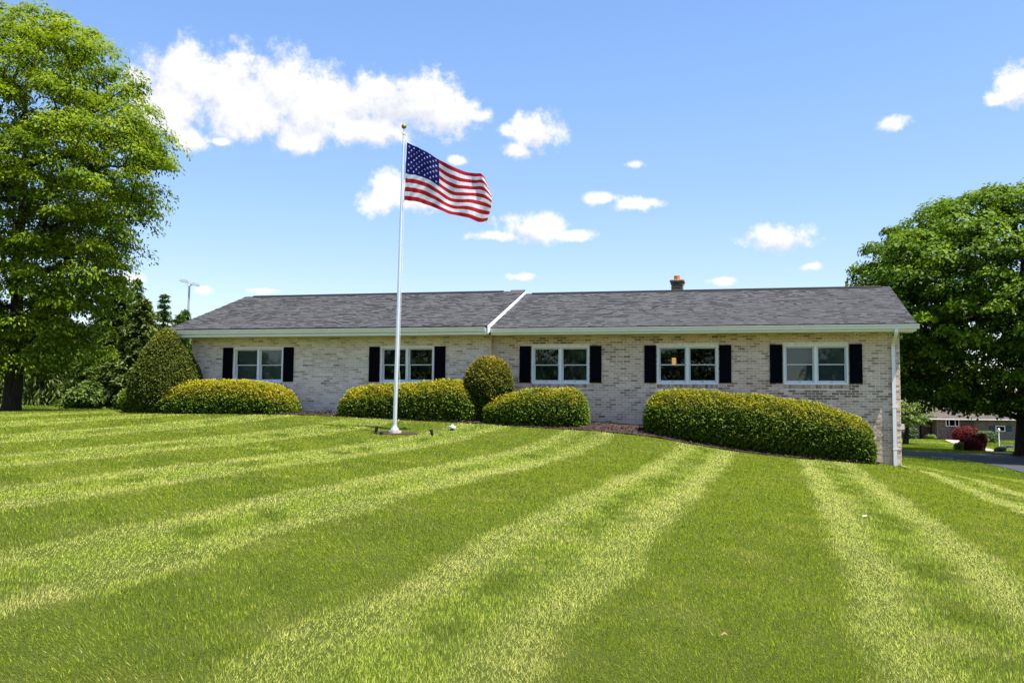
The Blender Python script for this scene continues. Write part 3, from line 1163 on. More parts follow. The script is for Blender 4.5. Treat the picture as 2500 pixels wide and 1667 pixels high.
LZ = EAV + .045
LRID = 5.705
planes = [roof_plane(-10.76, UJ + .045, VL + .645, LZ - .015, VR, LRID, 'l', 'dark grey shingle roof of the wing behind the flagpole', 0),
          roof_plane(UJ + .092, 10.885, .645, EAV - .015, VR, RID, 'r', 'dark grey shingle roof of the wing with the chimney', 0)]
for pi, (deck, tabs, d, nrm, ex, o0, L) in enumerate(planes):
    mb = MB()
    if pi == 1:
        near = sorted([t_ for t_ in tabs if t_[2] - t_[1] > .20 and t_[2] < 10.8], key=lambda t_: -(t_[1] * .9 - t_[0] * .25))[:300]
    else:
        near = []
    nearset = set(near)
    pr = {}
    for t_ in tabs:
        r, a, b_, tn, th_ = t_
        s1 = min((r + 1) * ex + .01, L)
        if r * ex > L - .03:
            continue
        if t_ in nearset:
            if 'm' not in pr:
                q = MB()
                vv, ff = tab_geo(0, ex + .01, -.14, .14, .010, d, nrm, Vector((0, 0, 0)))
                q.add(vv, ff)
                ob = q.build('shingle', 'shingle', deck, tint=True)
                pr['m'] = ob
            else:
                ob = pr['m'].copy()
                COL.objects.link(ob)
                ob.parent = deck
            ob.location = o0 + d * (r * ex) + Vector(((a + b_) / 2, 0, 0))
            ob.scale = ((b_ - a) / .28, 1, 1)
            ob.color = (tn, tn, tn, 1)
        else:
            vv, ff = tab_geo(r * ex, s1, a, b_, th_, d, nrm, o0)
            mb.add(vv, ff, tn)
    ob = mb.build('shingle', 'shingle', deck, tint=True)
    ob.color = (0, 0, 0, 1)
    tag(ob, kind='stuff')
    # rear slope
    u0, u1 = (-10.76, UJ + .045) if pi == 0 else (UJ + .092, 10.885)
    zr = LRID if pi == 0 else RID
    mb = MB()
    vs = [(u0, -VR + .001, zr), (u1, -VR + .001, zr), (u1, -(2 * VR - .645), EAV - .015), (u0, -(2 * VR - .645), EAV - .015)]
    mb.add(vs + [(x, y, z - .05) for x, y, z in vs], [(0, 1, 2, 3), (7, 6, 5, 4), (0, 4, 5, 1), (1, 5, 6, 2), (2, 6, 7, 3), (3, 7, 4, 0)], .4)
    ob = mb.build('rear_roof', 'shingle', house, tint=True)
    ob.color = (0, 0, 0, 1)
    # ridge vent with end caps of plain shingle
    a, b_ = (u0 + .35, u1 - .72) if pi == 0 else (u0 + .22, u1 - .26)
    mb = MB()
    mb.add([(a, -VR - .13, zr - .015), (b_, -VR - .13, zr - .015), (b_, -VR - .12, zr + .018), (a, -VR - .12, zr + .018), (a, -VR, zr + .045), (b_, -VR, zr + .045),
            (a, -VR + .13, zr - .02), (b_, -VR + .13, zr - .02)], [(0, 1, 2, 3), (3, 2, 5, 4), (4, 5, 7, 6), (0, 3, 4, 6), (1, 7, 5, 2)])
    mb.build('ridge_vent', 'ridge_vent', deck)
    for (p, q, h) in ((u0 - .01, a, .012), (b_, u1 + .01, .012)):
        caps = MB()
        x = p
        while x < q - .02:
            e_ = min(x + .15, q)
            caps.add([(x, -VR - .14, zr - .035), (e_, -VR - .14, zr - .035), (e_, -VR, zr + h + .008), (x, -VR, zr + h), (x, -VR + .14, zr - .04), (e_, -VR + .14, zr - .04)],
                     [(0, 1, 2, 3), (3, 2, 5, 4), (0, 3, 4), (1, 5, 2)], random.uniform(.2, .6))
            x = e_
        ob = caps.build('ridge_cap', 'shingle', deck, tint=True)
        ob.color = (0, 0, 0, 1)
# raised piece of ridge where the wings meet
mb = MB()
mb.add([(UJ - .46, -VR - .32, LRID - .10), (UJ + .05, -VR - .32, LRID - .10), (UJ + .05, -VR, LRID + .055), (UJ - .42, -VR, LRID + .055), (UJ - .46, -VR + .3, LRID - .09), (UJ + .05, -VR + .3, LRID - .09)],
       [(0, 1, 2, 3), (3, 2, 5, 4), (0, 3, 4), (1, 5, 2)], .35)
ob = mb.build('ridge_saddle', 'shingle', planes[0][0], tint=True)
ob.color = (0, 0, 0, 1)


def rake(u0, u1, ve, ze, vr, zr, drop, name):
    mb = MB()
    pts = [(ve, ze), (vr, zr), (vr, zr - drop), (ve + .04, ze - drop - .01), (ve + .04, SOF - .012), (ve + .055, SOF + .02), (ve + .055, ze - .02)]
    n = len(pts)
    mb.add([(u0, -v, z) for v, z in pts] + [(u1, -v, z) for v, z in pts],
           [tuple(range(n)), tuple(range(2 * n - 1, n - 1, -1))] + [(i, n + i, n + (i + 1) % n, (i + 1) % n) for i in range(n)])
    return mb.build('rake_board', 'white_paint', house)


rake(UJ + .060, UJ + .088, VL + .62, LZ - .012, VR, LRID - .008, .21, 'rake')
# gable-end rakes and overhangs
for (u0, u1, f_, ze, zr) in ((10.86, 10.882, 0., EAV, RID), (-10.757, -10.735, VL, LZ, LRID)):
    mb = MB()
    pts = [(f_ + .6, ze - .068), (VR, zr - .052), (2 * VR - .6, ze - .068), (2 * VR - .6, ze - .22), (VR, zr - .2), (f_ + .6, ze - .215)]
    n = len(pts)
    mb.add([(u0, -v, z) for v, z in pts] + [(u1, -v, z) for v, z in pts],
           [(0, 1, 4, 5), (1, 2, 3, 4), (5 + n, 4 + n, 1 + n, 0 + n), (4 + n, 3 + n, 2 + n, 1 + n)] + [(i, n + i, n + (i + 1) % n, (i + 1) % n) for i in range(n)])
    mb.build('rake_board', 'white_paint', house)

# ---- downspout
mb = MB()


def rect_tube(mb, pts, w, d_):
    vs, fs = [], []
    for (u, v, z) in pts:
        vs += [(u - w / 2, -v - d_ / 2, z), (u + w / 2, -v - d_ / 2, z), (u + w / 2, -v + d_ / 2, z), (u - w / 2, -v + d_ / 2, z)]
    for i in range(len(pts) - 1):
        for k in range(4):
            fs.append((i * 4 + k, i * 4 + (k + 1) % 4, i * 4 + 4 + (k + 1) % 4, i * 4 + 4 + k))
    fs += [(3, 2, 1, 0), tuple(len(pts) * 4 - 4 + k for k in range(4))]
    mb.add(vs, fs)


rect_tube(mb, [(10.40, .66, 3.935), (10.40, .66, 3.84), (10.40, .60, 3.77), (10.40, .10, 3.58), (10.40, .055, 3.52), (10.40, .055, .30)], .088, .066)
ds = mb.build('downspout', 'white_paint', house)
mb = MB()
for z in (3.3, 1.9, .8):
    hbox(mb, 10.34, 10.46, .002, .0915, z, z + .03)
mb.build('strap', 'white_paint', ds)

# ---- chimney
ch = MB()
cu0, cu1, cv0, cv1 = 4.285, 4.665, -4.42, -4.04
ch_root = empty('chimney', (0, 0, 0), 0., house)
hbox(ch, cu0 + .008, cu1 - .008, cv0 + .008, cv1 - .008, 5.2, 5.985)
ch.build('core', 'mortar', ch_root)
cb = MB()
z = 5.25
r = 0
while z < 5.98:
    e_ = 0 if z < 5.80 else (.022 if z < 5.86 else .045)
    for (a0, a1, fixed, ax) in ((cu0 - e_, cu1 + e_, cv1 + e_, 'v'), (cu0 - e_, cu1 + e_, cv0 - e_, 'vb'), (cv0 - e_, cv1 + e_, cu0 - e_, 'u'), (cv0 - e_, cv1 + e_, cu1 + e_, 'ub')):
        n = 2
        st = (r % 2) * .095
        cuts = [a0] + [c_ for c_ in (a0 + st, a0 + st + .2, a0 + st + .4) if a0 + .03 < c_ < a1 - .03] + [a1]
        for p, q in zip(cuts[:-1], cuts[1:]):
            tn = random.random()
            if ax[0] == 'v':
                lo_, hi_ = (fixed - .10, fixed) if ax == 'v' else (fixed, fixed + .10)
                hbox(cb, p + .004, q - .004, lo_, hi_, z, z + .057, tn)
            else:
                lo_, hi_ = (fixed, fixed + .0995) if ax == 'u' else (fixed - .0995, fixed)
                hbox(cb, lo_ + .001, hi_ - .001, p + .102, q - .102 if q == a1 else q - .004, z + .0005, z + .0565, tn) if q - p > .22 else None
    z += COURSE
    r += 1
o_ = cb.build('brick', 'chimney_brick', ch_root, tint=True)
o_.color = (0, 0, 0, 1)
tag(o_, kind='stuff')
cc = MB()
hbox(cc, cu0 - .03, cu1 + .03, cv0 - .03, cv1 + .03, 5.986, 6.012)
cc.build('crown', 'chimney_crown', ch_root)
fl = MB()
fu, fv_ = (cu0 + cu1) / 2 - .01, (cv0 + cv1) / 2
fl.lathe([(.10, 6.013), (.10, 6.155), (.082, 6.158), (.082, 6.05)], (fu, -fv_, 0), 20)
fl.build('flue', 'clay', ch_root)
tag(ch_root, 'small dark brick chimney with clay flue pot')

# ---- small things on the house
for (u, lbl) in ((9.46, 'small white security camera under the eave above the shutter'), (10.24, 'small white security camera under the eave beside the downspout')):
    x, y = to_xy(u, .30)
    sc_ = empty('security_camera', (x, y, SOF - .001), -TH)
    tag(sc_, lbl, 'camera', 'cameras under the eave')
    mb = MB()
    mb.lathe([(.045, 0), (.045, -.018), (.02, -.022), (.018, -.045)], n=14)
    mb.build('mount', 'white_paint', sc_)
    mb = MB()
    mb.tube([(.0, .05, -.05), (.0, -.07, -.075)], [.032, .034], 12)
    mb.build('body', 'white_paint', sc_)
    mb = MB()
    mb.tube([(.0, -.0705, -.0751), (.0, -.074, -.0759)], [.024, .024], 12)
    mb.build('lens', 'black_plastic', sc_)
x, y = to_xy(UR + .06, -.35)
ub = empty('utility_box', (x, y, 1.33), -TH)
tag(ub, 'small tan utility box on the side wall behind the downspout', 'utility box')
mb = MB()
mb.box(-.065, .06, -.08, .08, 0, .15)
mb.build('body', 'tan_box', ub)
mb = MB()
mb.box(.0601, .066, -.07, .07, .01, .14)
mb.build('cover', 'tan_box', ub)
# lamp seen through the window of the third wing window
x, y = to_xy(4.62, -.55)
lp = empty('pendant_lamp', (x, y, 3.06), -TH)
tag(lp, 'lit amber lantern hanging inside the window', 'lamp')
mb = MB()
mb.lathe([(.028, 0), (.055, .03), (.062, .12), (.058, .21), (.05, .215)], n=8)
mb.build('shade', 'lamp_glow', lp)
mb = MB()
for k in range(8):
    w = 2 * PI * k / 8
    mb.tube([(.03 * math.cos(w), .03 * math.sin(w), -.002), (.058 * math.cos(w), .058 * math.sin(w), .03), (.065 * math.cos(w), .065 * math.sin(w), .12), (.06 * math.cos(w), .06 * math.sin(w), .215)], .004, 4)
for z, r_ in ((.075, .0625), (.14, .064)):
    mb.tube([(r_ * math.cos(2 * PI * k / 16), r_ * math.sin(2 * PI * k / 16), z) for k in range(17)], .004, 4, False)
mb.lathe([(.062, .214), (.03, .24), (.006, .25), (.006, .6)], n=8)
mb.build('cage', 'black_plastic', lp)
x, y = to_xy(-2.72, VL - 1.9)
cl_ = MB()
cl_.box(-.30, .30, -.06, .06, 0, .03)
o_ = cl_.build('ceiling_light', 'tube_glow', None, (x, y, 3.80))
o_.rotation_euler = (0, 0, -TH)
tag(o_, 'lit fluorescent ceiling light inside the window behind the flagpole', 'ceiling light')

# ------------------------------------------------------------------ flagpole and flag
PX, PY, PZ = -2.83, 23.5, 1.12
PZ = g1(PX, PY)
pole = empty('flagpole', (PX, PY, PZ))
tag(pole, 'tall aluminium flagpole with gold ball standing on the lawn', 'flagpole')
LEAN = Vector((.08, 0, 7.55)).normalized()
mb = MB()
hs = [0.09, .5, 1.5, 3, 4.5, 6, 7.0, 7.40]
mb.tube([LEAN * h for h in hs], [.0505, .0505, .050, .046, .040, .033, .0275, .0245], 24)
mb.build('pole', 'aluminium', pole)
mb = MB()
mb.lathe([(.105, .085), (.108, .10), (.095, .125), (.07, .145), (.055, .19), (.051, .20)], n=24)
mb.build('base_collar', 'aluminium', pole)
mb = MB()
mb.lathe([(.165, -.12), (.168, .05), (.160, .078), (.02, .085)], n=28)
mb.build('footing', 'concrete', pole)
mb = MB()
tp_ = LEAN * 7.40
mb.lathe([(.026, 0), (.030, .004), (.030, .05), (.018, .07), (.008, .075), (.008, .16)], tp_, 16)
mb.tube([tp_ + Vector((.02, 0, .03)), tp_ + Vector((.05, -.01, .02)), tp_ + Vector((.055, -.01, -.02))], .008, 8)
mb.build('truck', 'galvanised', pole)
mb = MB()
bc = LEAN * 7.615
mb.lathe([(.004, -.064)] + [(.064 * math.cos(a), .064 * math.sin(a)) for a in np.linspace(-1.45, 1.45, 14)] + [(.004, .064)], bc, 24)
mb.build('finial', 'gold_ball', pole)
mb = MB()
rope = [tp_ + Vector((.055, -.01, -.02)), LEAN * 6.95 + Vector((.062, -.012, 0)), LEAN * 5.7 + Vector((.066, -.03, 0)), LEAN * 3.5 + Vector((.058, -.012, 0)), LEAN * 1.55 + Vector((.062, -.01, 0)),
        LEAN * 1.35 + Vector((.085, -.01, 0)), LEAN * 1.2 + Vector((.09, -.01, 0)), LEAN * 1.08 + Vector((.066, -.01, 0))]
mb.tube(rope, .0045, 6)
mb.build('halyard', 'rope', pole)
mb = MB()
k0 = LEAN * 1.22
mb.tube([k0 + Vector((.05, -.01, 0)), k0 + Vector((.085, -.01, 0))], .008, 8)
mb.tube([k0 + Vector((.085, -.01, -.07)), k0 + Vector((.088, -.01, 0)), k0 + Vector((.085, -.01, .07))], [.005, .009, .005], 8)
mb.build('cleat', 'aluminium', pole)

# the flag, blown away from the pole; coordinates in metres from the head of the hoist
TOPE = np.array([(0, 0, 0), (.2, .39, -.22), (.4, .81, -.47), (.6, 1.25, -.655), (.8, 1.70, -.83), (.93, 1.94, -.95), (1, 2.07, -1.16)])
BOTE = np.array([(0, -.03, -1.475), (.2, .35, -1.535), (.4, .74, -1.65), (.6, 1.11, -1.835), (.8, 1.56, -1.985), (.93, 1.84, -2.06), (1, 2.0, -2.0)])


def smooth_interp(e, s):
    """cubic through the measured points"""
    x = e[:, 0]
    out = []
    for c in (1, 2):
        y = e[:, c]
        m_ = np.gradient(y, x)
        i = np.clip(np.searchsorted(x, s) - 1, 0, len(x) - 2)
        h = x[i + 1] - x[i]
        q = (s - x[i]) / h
        out.append((2 * q ** 3 - 3 * q ** 2 + 1) * y[i] + (q ** 3 - 2 * q ** 2 + q) * h * m_[i] + (-2 * q ** 3 + 3 * q ** 2) * y[i + 1] + (q ** 3 - q ** 2) * h * m_[i + 1])
    return out


def cloth(s, t_):
    s, t_ = np.asarray(s, float), np.asarray(t_, float)
    ax, az_ = smooth_interp(TOPE, s)
    bx, bz = smooth_interp(BOTE, s)
    X = ax * (1 - t_) + bx * t_
    Z = az_ * (1 - t_) + bz * t_
    mid = np.sin(t_ * PI)
    Z += mid * (.055 * np.sin(2 * PI * (1.25 * s) + .3) * np.minimum(1, s * 2.2))
    X += mid * .05 * np.sin(s * PI) + .10 * np.sin(t_ * PI * .9) * s ** 6
    amp = .03 + .17 * np.minimum(1, s * 1.6)
    Y = -.30 * s + amp * np.sin(2 * PI * (1.35 * s + .28 * t_) + 2.6) + .05 * s * np.sin(2 * PI * (2.9 * s - .8 * t_) + 1.)
    Y += .018 * np.sin(2 * PI * (6.0 * s + 1.7 * t_)) * (1 - .3 * s) + .012 * np.sin(2 * PI * (10 * s + 4.2 * t_) + 2) * np.exp(-((s - .12) / .16) ** 2)
    Y += .55 * np.clip((s - .90) / .1, 0, 1) ** 2 * (1 - t_) ** 1.2            # the fly curls back at the top
    return np.stack([X, Y, Z], -1)


FLOC = Vector((PX, PY, PZ)) + LEAN * 7.215 + Vector((.085, -.02, 0))
NS, NT = 100, 78
sg, tg = np.meshgrid(np.linspace(0, 1, NS + 1), np.linspace(0, 1, NT + 1))
G = cloth(sg, tg).reshape(-1, 3)
I = np.arange((NS + 1) * (NT + 1)).reshape(NT + 1, NS + 1)
q = np.stack([I[:-1, :-1], I[1:, :-1], I[1:, 1:], I[:-1, 1:]], -1)
jj, ii = np.mgrid[0:NT, 0:NS]
canton = (ii < NS * .4) & (jj < NT * 7 // 13)
red = ((jj * 13 // NT) % 2 == 0)
me = np_mesh('flag', G, q[~canton], 'flag_white', smooth=True)
me.materials.append(MATS['flag_red'])
me.polygons.foreach_set('material_index', red[~canton].astype(np.int32))
flag = link('flag', me, None, FLOC)
tag(flag, 'American flag with stars and stripes flying from the pole', 'flag')
can = link('canton', np_mesh('canton', G, q[canton], 'flag_blue', smooth=True), flag)
tag(can, 'navy blue corner of the flag with white stars')
for r in range(9):
    for c in range(6 if r % 2 == 0 else 5):
        s0 = .4 * (1 + 2 * c + (r % 2)) / 12
        t0 = (7 / 13) * (1 + r) / 10
        ang = np.arange(10) * PI / 5 + PI / 2
        rad = np.where(np.arange(10) % 2 == 0, 1, .42) * .0245
        ss = np.r_[s0, s0 + np.cos(ang) * rad / 1.9]
        tt = np.r_[t0, t0 - np.sin(ang) * rad]
        Pv = cloth(ss, tt)
        du = cloth(s0 + .004, t0) - cloth(s0 - .004, t0)
        dv = cloth(s0, t0 + .004) - cloth(s0, t0 - .004)
        nr = np.cross(dv, du)
        nr = nr / np.linalg.norm(nr)
        if nr[1] > 0:
            nr = -nr
        both = np.r_[Pv + nr * .005, Pv - nr * .005]
        fs = np.array([(0, 1 + k, 1 + (k + 1) % 10) for k in range(10)])
        fs = np.r_[fs, fs[:, ::-1] + 11]
        link('star', np_mesh('star', both, fs, 'flag_white'), can)
mb = MB()
mb.tube([FLOC + Vector((-.012, 0, .06)), FLOC + Vector((-.012, 0, 0)), FLOC + Vector((-.03, 0, -.75)), FLOC + Vector((-.04, 0, -1.47)), FLOC + Vector((-.075, 0, -1.53))], .006, 6)
hb = mb.build('hoist_rope', 'rope', flag)
hb.location = -FLOC

# bare soil ring and lamps round the pole
nS = 26
mb = MB()
ring = [(PX + (.50 + .16 * math.sin(k * 2.1) + .12 * math.sin(k * 3.7)) * math.cos(2 * PI * k / nS) * 1.1, PY - .05 + (.30 + .08 * math.sin(k * 1.7)) * math.sin(2 * PI * k / nS)) for k in range(nS)]
vs = [(PX, PY, PZ + .03)] + [(x, y, g1(x, y) + .022) for x, y in ring]
mb.add(vs, [(0, 1 + k, 1 + (k + 1) % nS) for k in range(nS)], .0, 0, True)
tag(mb.build('soil_patch', 'mulch'), 'ring of bare dark soil round the flagpole footing', 'soil', kind='structure')


def uplight(x, y, tilt, lbl):
    z = g1(x, y)
    r_ = empty('spotlight', (x, y, z))
    tag(r_, lbl, 'spotlight', 'spotlights round the flagpole')
    a = Vector(tilt).normalized()
    mb = MB()
    mb.tube([(0, 0, -.05), (0, 0, .05)], .012, 8)
    mb.build('stake', 'black_plastic', r_)
    mb = MB()
    c = Vector((0, 0, .045))
    mb.tube([c, c + a * .02, c + a * .09, c + a * .135], [.022, .036, .038, .044], 14)
    mb.build('housing', 'black_plastic', r_)
    mb = MB()
    mb.tube([c + a * .1352, c + a * .139], [.036, .034], 14)
    mb.build('lens', 'glass', r_)


uplight(-3.25, 23.2, (.25, .05, 1), 'black garden spotlight on the side of the flagpole away from the vent cap')
uplight(-1.86, 22.9, (-.3, .1, 1), 'black garden spotlight on the lawn between the flagpole and the vent cap')
x, y = -3.08, 22.98
jb = empty('junction_stub', (x, y, g1(x, y)))
tag(jb, 'short grey pipe stub beside the flagpole footing', 'pipe stub')
mb = MB()
mb.lathe([(.042, -.05), (.042, .062), (.046, .064), (.046, .078), (.004, .08)], n=16)
mb.build('pipe', 'black_plastic', jb)
x, y = -1.49, 24.5
vc = empty('vent_cap', (x, y, g1(x, y)))
tag(vc, 'white capped pipe standing low in the lawn before the hedge', 'vent cap')
mb = MB()
mb.lathe([(.055, -.05), (.055, .06)], n=18)
mb.build('pipe', 'black_plastic', vc)
mb = MB()
mb.lathe([(.088, .045), (.09, .05), (.09, .098), (.084, .105), (.034, .108), (.034, .15), (.004, .152)], n=22)
mb.build('cap', 'grey_cap', vc)
x, y = 4.4, 12.06
mb = MB()
mb.add([(-.05, -.03, .05), (.04, -.035, .065), (.055, .02, .055), (.0, .045, .075), (-.045, .03, .06)], [(0, 1, 2, 3, 4)])
o_ = mb.build('paper_scrap', 'paper', None, (x, y, g1(x, y)))
o_.scale = (.55, .55, .75)
tag(o_, 'small white scrap of paper lying on the mown grass', 'paper')
x, y = 1.3, 5.92
mb = MB()
mb.add([(-.035, -.012, .048), (0, -.02, .06), (.03, 0, .052), (.005, .022, .07), (-.03, .012, .055)], [(0, 1, 3, 4), (1, 2, 3)])
o_ = mb.build('fallen_leaf', 'brown_leaf', None, (x, y, g1(x, y)))
o_.scale = (.65, .65, .8)
tag(o_, 'single curled brown leaf lying on the grass', 'leaf')


# ------------------------------------------------------------------ hedges
def surf_sample(V, quads_, n):
    a, b_, c, d = (V[quads_[:, k]] for k in range(4))
    tris = np.concatenate([np.stack([a, b_, c], 1), np.stack([a, c, d], 1)])
    cr = np.cross(tris[:, 1] - tris[:, 0], tris[:, 2] - tris[:, 0])
    ar = np.linalg.norm(cr, axis=1)
    pick = rng.choice(len(tris), n, p=ar / ar.sum())
    r1, r2 = np.sqrt(rng.random(n)), rng.random(n)
    T = tris[pick]
    P = T[:, 0] * (1 - r1)[:, None] + T[:, 1] * (r1 * (1 - r2))[:, None] + T[:, 2] * (r1 * r2)[:, None]
    return P, unit(cr[pick]), ar.sum() / 2


def clad(root, V, quads_, dens, leaf, mat, goldf, depth=.12, core='hedge_core', seed=1, bright=0.):
    """a dark core inside and small leaves over it"""
    e1 = V[quads_[:, 1]] - V[quads_[:, 0]]
    e2 = V[quads_[:, 3]] - V[quads_[:, 0]]
    fn = unit(np.cross(e1, e2))
    vn = np.zeros_like(V)
    for k in range(4):
        np.add.at(vn, quads_[:, k], fn)
    vn = unit(vn)
    link('branches', np_mesh('branches', V - vn * (depth + .015), quads_, core, smooth=True), root)
    _, _, area = surf_sample(V, quads_, 10)
    n = int(area * dens)
    P, N, _ = surf_sample(V, quads_, n)
    lump = vnoise(P, seed, 7, 1.6)
    fine = vnoise(P, seed + 9, 6, 6.0)
    off = -depth * rng.random(n) ** 1.2 + .026 * fine + rng.normal(0, .008, n) + .012
    P = P + N * off[:, None]
    NN = unit(N * .55 + np.array([0, 0, .35]) + rng.normal(0, .55, (n, 3)))
    A_ = N * .6 + np.array([0, 0, .5]) + rng.normal(0, .7, (n, 3))
    sz = leaf * rng.uniform(.6, 1.5, n)
    sun_fleck = rng.random(n) < .045  # stray outer leaves, given a brighter tint below as painted sunlit flecks
    P = P + N * (sun_fleck * (rng.uniform(.01, .05, n) - off))[:, None]
    NN = np.where(sun_fleck[:, None], unit(np.array([.4, -.5, .75]) + rng.normal(0, .3, (n, 3))), NN)
    sz = np.where(sun_fleck, sz * 1.25, sz)
    VV, FF = leaf_quads(P, NN, sz, sz * .55, A_)
    tint = np.clip(.42 + .30 * fine + .14 * lump + rng.normal(0, .22, n) + bright + off / depth * .35 + .6 * sun_fleck, 0, 1)
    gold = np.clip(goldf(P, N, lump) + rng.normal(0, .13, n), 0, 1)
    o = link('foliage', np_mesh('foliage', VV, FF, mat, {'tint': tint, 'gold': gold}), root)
    return o


BOXY = [(.80, 0), (.90, .14), (.97, .30), (1.0, .46), (.98, .60), (.90, .72), (.76, .83), (.58, .91), (.36, .965), (0, 1)]
DOMED = [(.86, 0), (.96, .16), (1.0, .32), (.97, .48), (.88, .64), (.74, .78), (.55, .89), (.3, .965), (0, 1)]


def hedge_surface(u0, u1, v0, v1, top, prof, endp=14., seed=0, lump=.05):
    nu, nt = 96, 53
    s = (1 - np.cos(np.linspace(0, PI, nu))) / 2
    u = u0 + (u1 - u0) * s
    tp_ = np.interp(u, [p[0] for p in top], [p[1] for p in top])
    for _ in range(4):
        tp_[1:-1] = (tp_[:-2] + 2 * tp_[1:-1] + tp_[2:]) / 4
    e = np.abs(2 * s - 1)
    wid = np.maximum(1 - e ** endp, 0) ** (1 / 2.3)
    hp = np.array(prof)
    full = np.r_[hp, (hp * [-1, 1])[::-1][1:]]
    d = np.r_[0, np.cumsum(np.hypot(*np.diff(full, axis=0).T))]
    q_ = np.linspace(0, d[-1], nt)
    cs, sn = np.interp(q_, d, full[:, 0]), np.interp(q_, d, full[:, 1])
    vc_, hw = (v0 + v1) / 2, (v1 - v0) / 2
    U = np.repeat(u[:, None], nt, 1)
    # the ends tuck in at the foot as the sides do
    uc_ = (u0 + u1) / 2
    tuck = np.interp(sn, [p[1] for p in prof], [p[0] for p in prof])
    U = uc_ + (U - uc_) * (1 - (1 - np.maximum(tuck, .8)[None]) * .10)
    Vv = vc_ + hw * wid[:, None] * cs[None]
    X, Y = to_xy(U, Vv)
    gb = gzf(X, Y) - .03
    Z = gb + (tp_[:, None] - gb) * sn[None] * (.72 + .28 * wid[:, None])
    pts = np.stack([X, Y, Z], -1).reshape(-1, 3)
    I = np.arange(nu * nt).reshape(nu, nt)
    q = np.stack([I[:-1, :-1], I[:-1, 1:], I[1:, 1:], I[1:, :-1]], -1).reshape(-1, 4)
    # displace along normals for a hand-clipped unevenness
    e1 = pts[q[:, 1]] - pts[q[:, 0]]
    e2 = pts[q[:, 3]] - pts[q[:, 0]]
    cr = np.cross(e1, e2)
    vn = np.zeros_like(pts)
    for k in range(4):
        np.add.at(vn, q[:, k], cr)
    vn = unit(vn)
    ctr = np.array([*to_xy((u0 + u1) / 2, vc_), 0])
    if ((pts - ctr) * vn).sum() < 0:
        vn = -vn
        q = q[:, ::-1]
    pts = pts + vn * (lump * vnoise(pts, seed + 40, 6, .55))[:, None]
    return pts, q


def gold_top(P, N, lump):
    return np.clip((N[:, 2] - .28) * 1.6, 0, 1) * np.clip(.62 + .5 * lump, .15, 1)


HG = 'clipped hedges along the brick front'
def hedge(label, u0, u1, v0, v1, top, n_, seed, dens=2300, leaf=.048, goldf=gold_top, lump=.05, mat='hedge_leaf', bright=0.):
    x, y = to_xy((u0 + u1) / 2, (v0 + v1) / 2)
    root = empty('hedge', (0, 0, 0))
    tag(root, label, 'hedge', HG)
    V, Q = hedge_surface(u0, u1, v0, v1, top, n_, seed=seed, lump=lump)
    o = clad(root, V, Q, dens, leaf, mat, goldf, seed=seed, bright=bright)
    return root


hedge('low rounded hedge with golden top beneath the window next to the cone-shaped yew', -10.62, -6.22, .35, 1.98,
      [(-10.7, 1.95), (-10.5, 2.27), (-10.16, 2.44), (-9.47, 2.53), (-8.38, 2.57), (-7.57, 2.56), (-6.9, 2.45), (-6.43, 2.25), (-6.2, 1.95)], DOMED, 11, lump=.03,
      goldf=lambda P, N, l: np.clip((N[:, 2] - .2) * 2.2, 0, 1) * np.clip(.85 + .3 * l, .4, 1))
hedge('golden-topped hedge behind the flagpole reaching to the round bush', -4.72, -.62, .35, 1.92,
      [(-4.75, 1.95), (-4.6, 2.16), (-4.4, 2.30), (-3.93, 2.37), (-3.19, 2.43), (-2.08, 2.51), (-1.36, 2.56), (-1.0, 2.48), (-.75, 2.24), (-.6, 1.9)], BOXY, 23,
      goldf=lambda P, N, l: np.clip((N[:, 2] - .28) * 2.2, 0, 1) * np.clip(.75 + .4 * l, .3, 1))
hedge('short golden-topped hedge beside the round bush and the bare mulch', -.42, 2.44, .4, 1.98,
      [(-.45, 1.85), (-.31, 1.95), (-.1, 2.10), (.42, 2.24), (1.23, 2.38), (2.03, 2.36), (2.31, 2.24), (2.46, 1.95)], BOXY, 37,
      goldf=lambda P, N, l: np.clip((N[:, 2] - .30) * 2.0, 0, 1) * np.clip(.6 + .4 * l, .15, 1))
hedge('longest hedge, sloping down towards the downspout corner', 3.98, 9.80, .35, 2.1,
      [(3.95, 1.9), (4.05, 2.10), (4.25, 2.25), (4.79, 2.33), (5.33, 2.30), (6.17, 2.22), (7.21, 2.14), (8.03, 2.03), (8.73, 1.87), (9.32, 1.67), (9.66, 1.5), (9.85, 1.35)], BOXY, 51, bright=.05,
      goldf=lambda P, N, l: np.clip((N[:, 2] - .30) * 2.2, 0, 1) * np.clip(.55 + .35 * l, .1, 1))


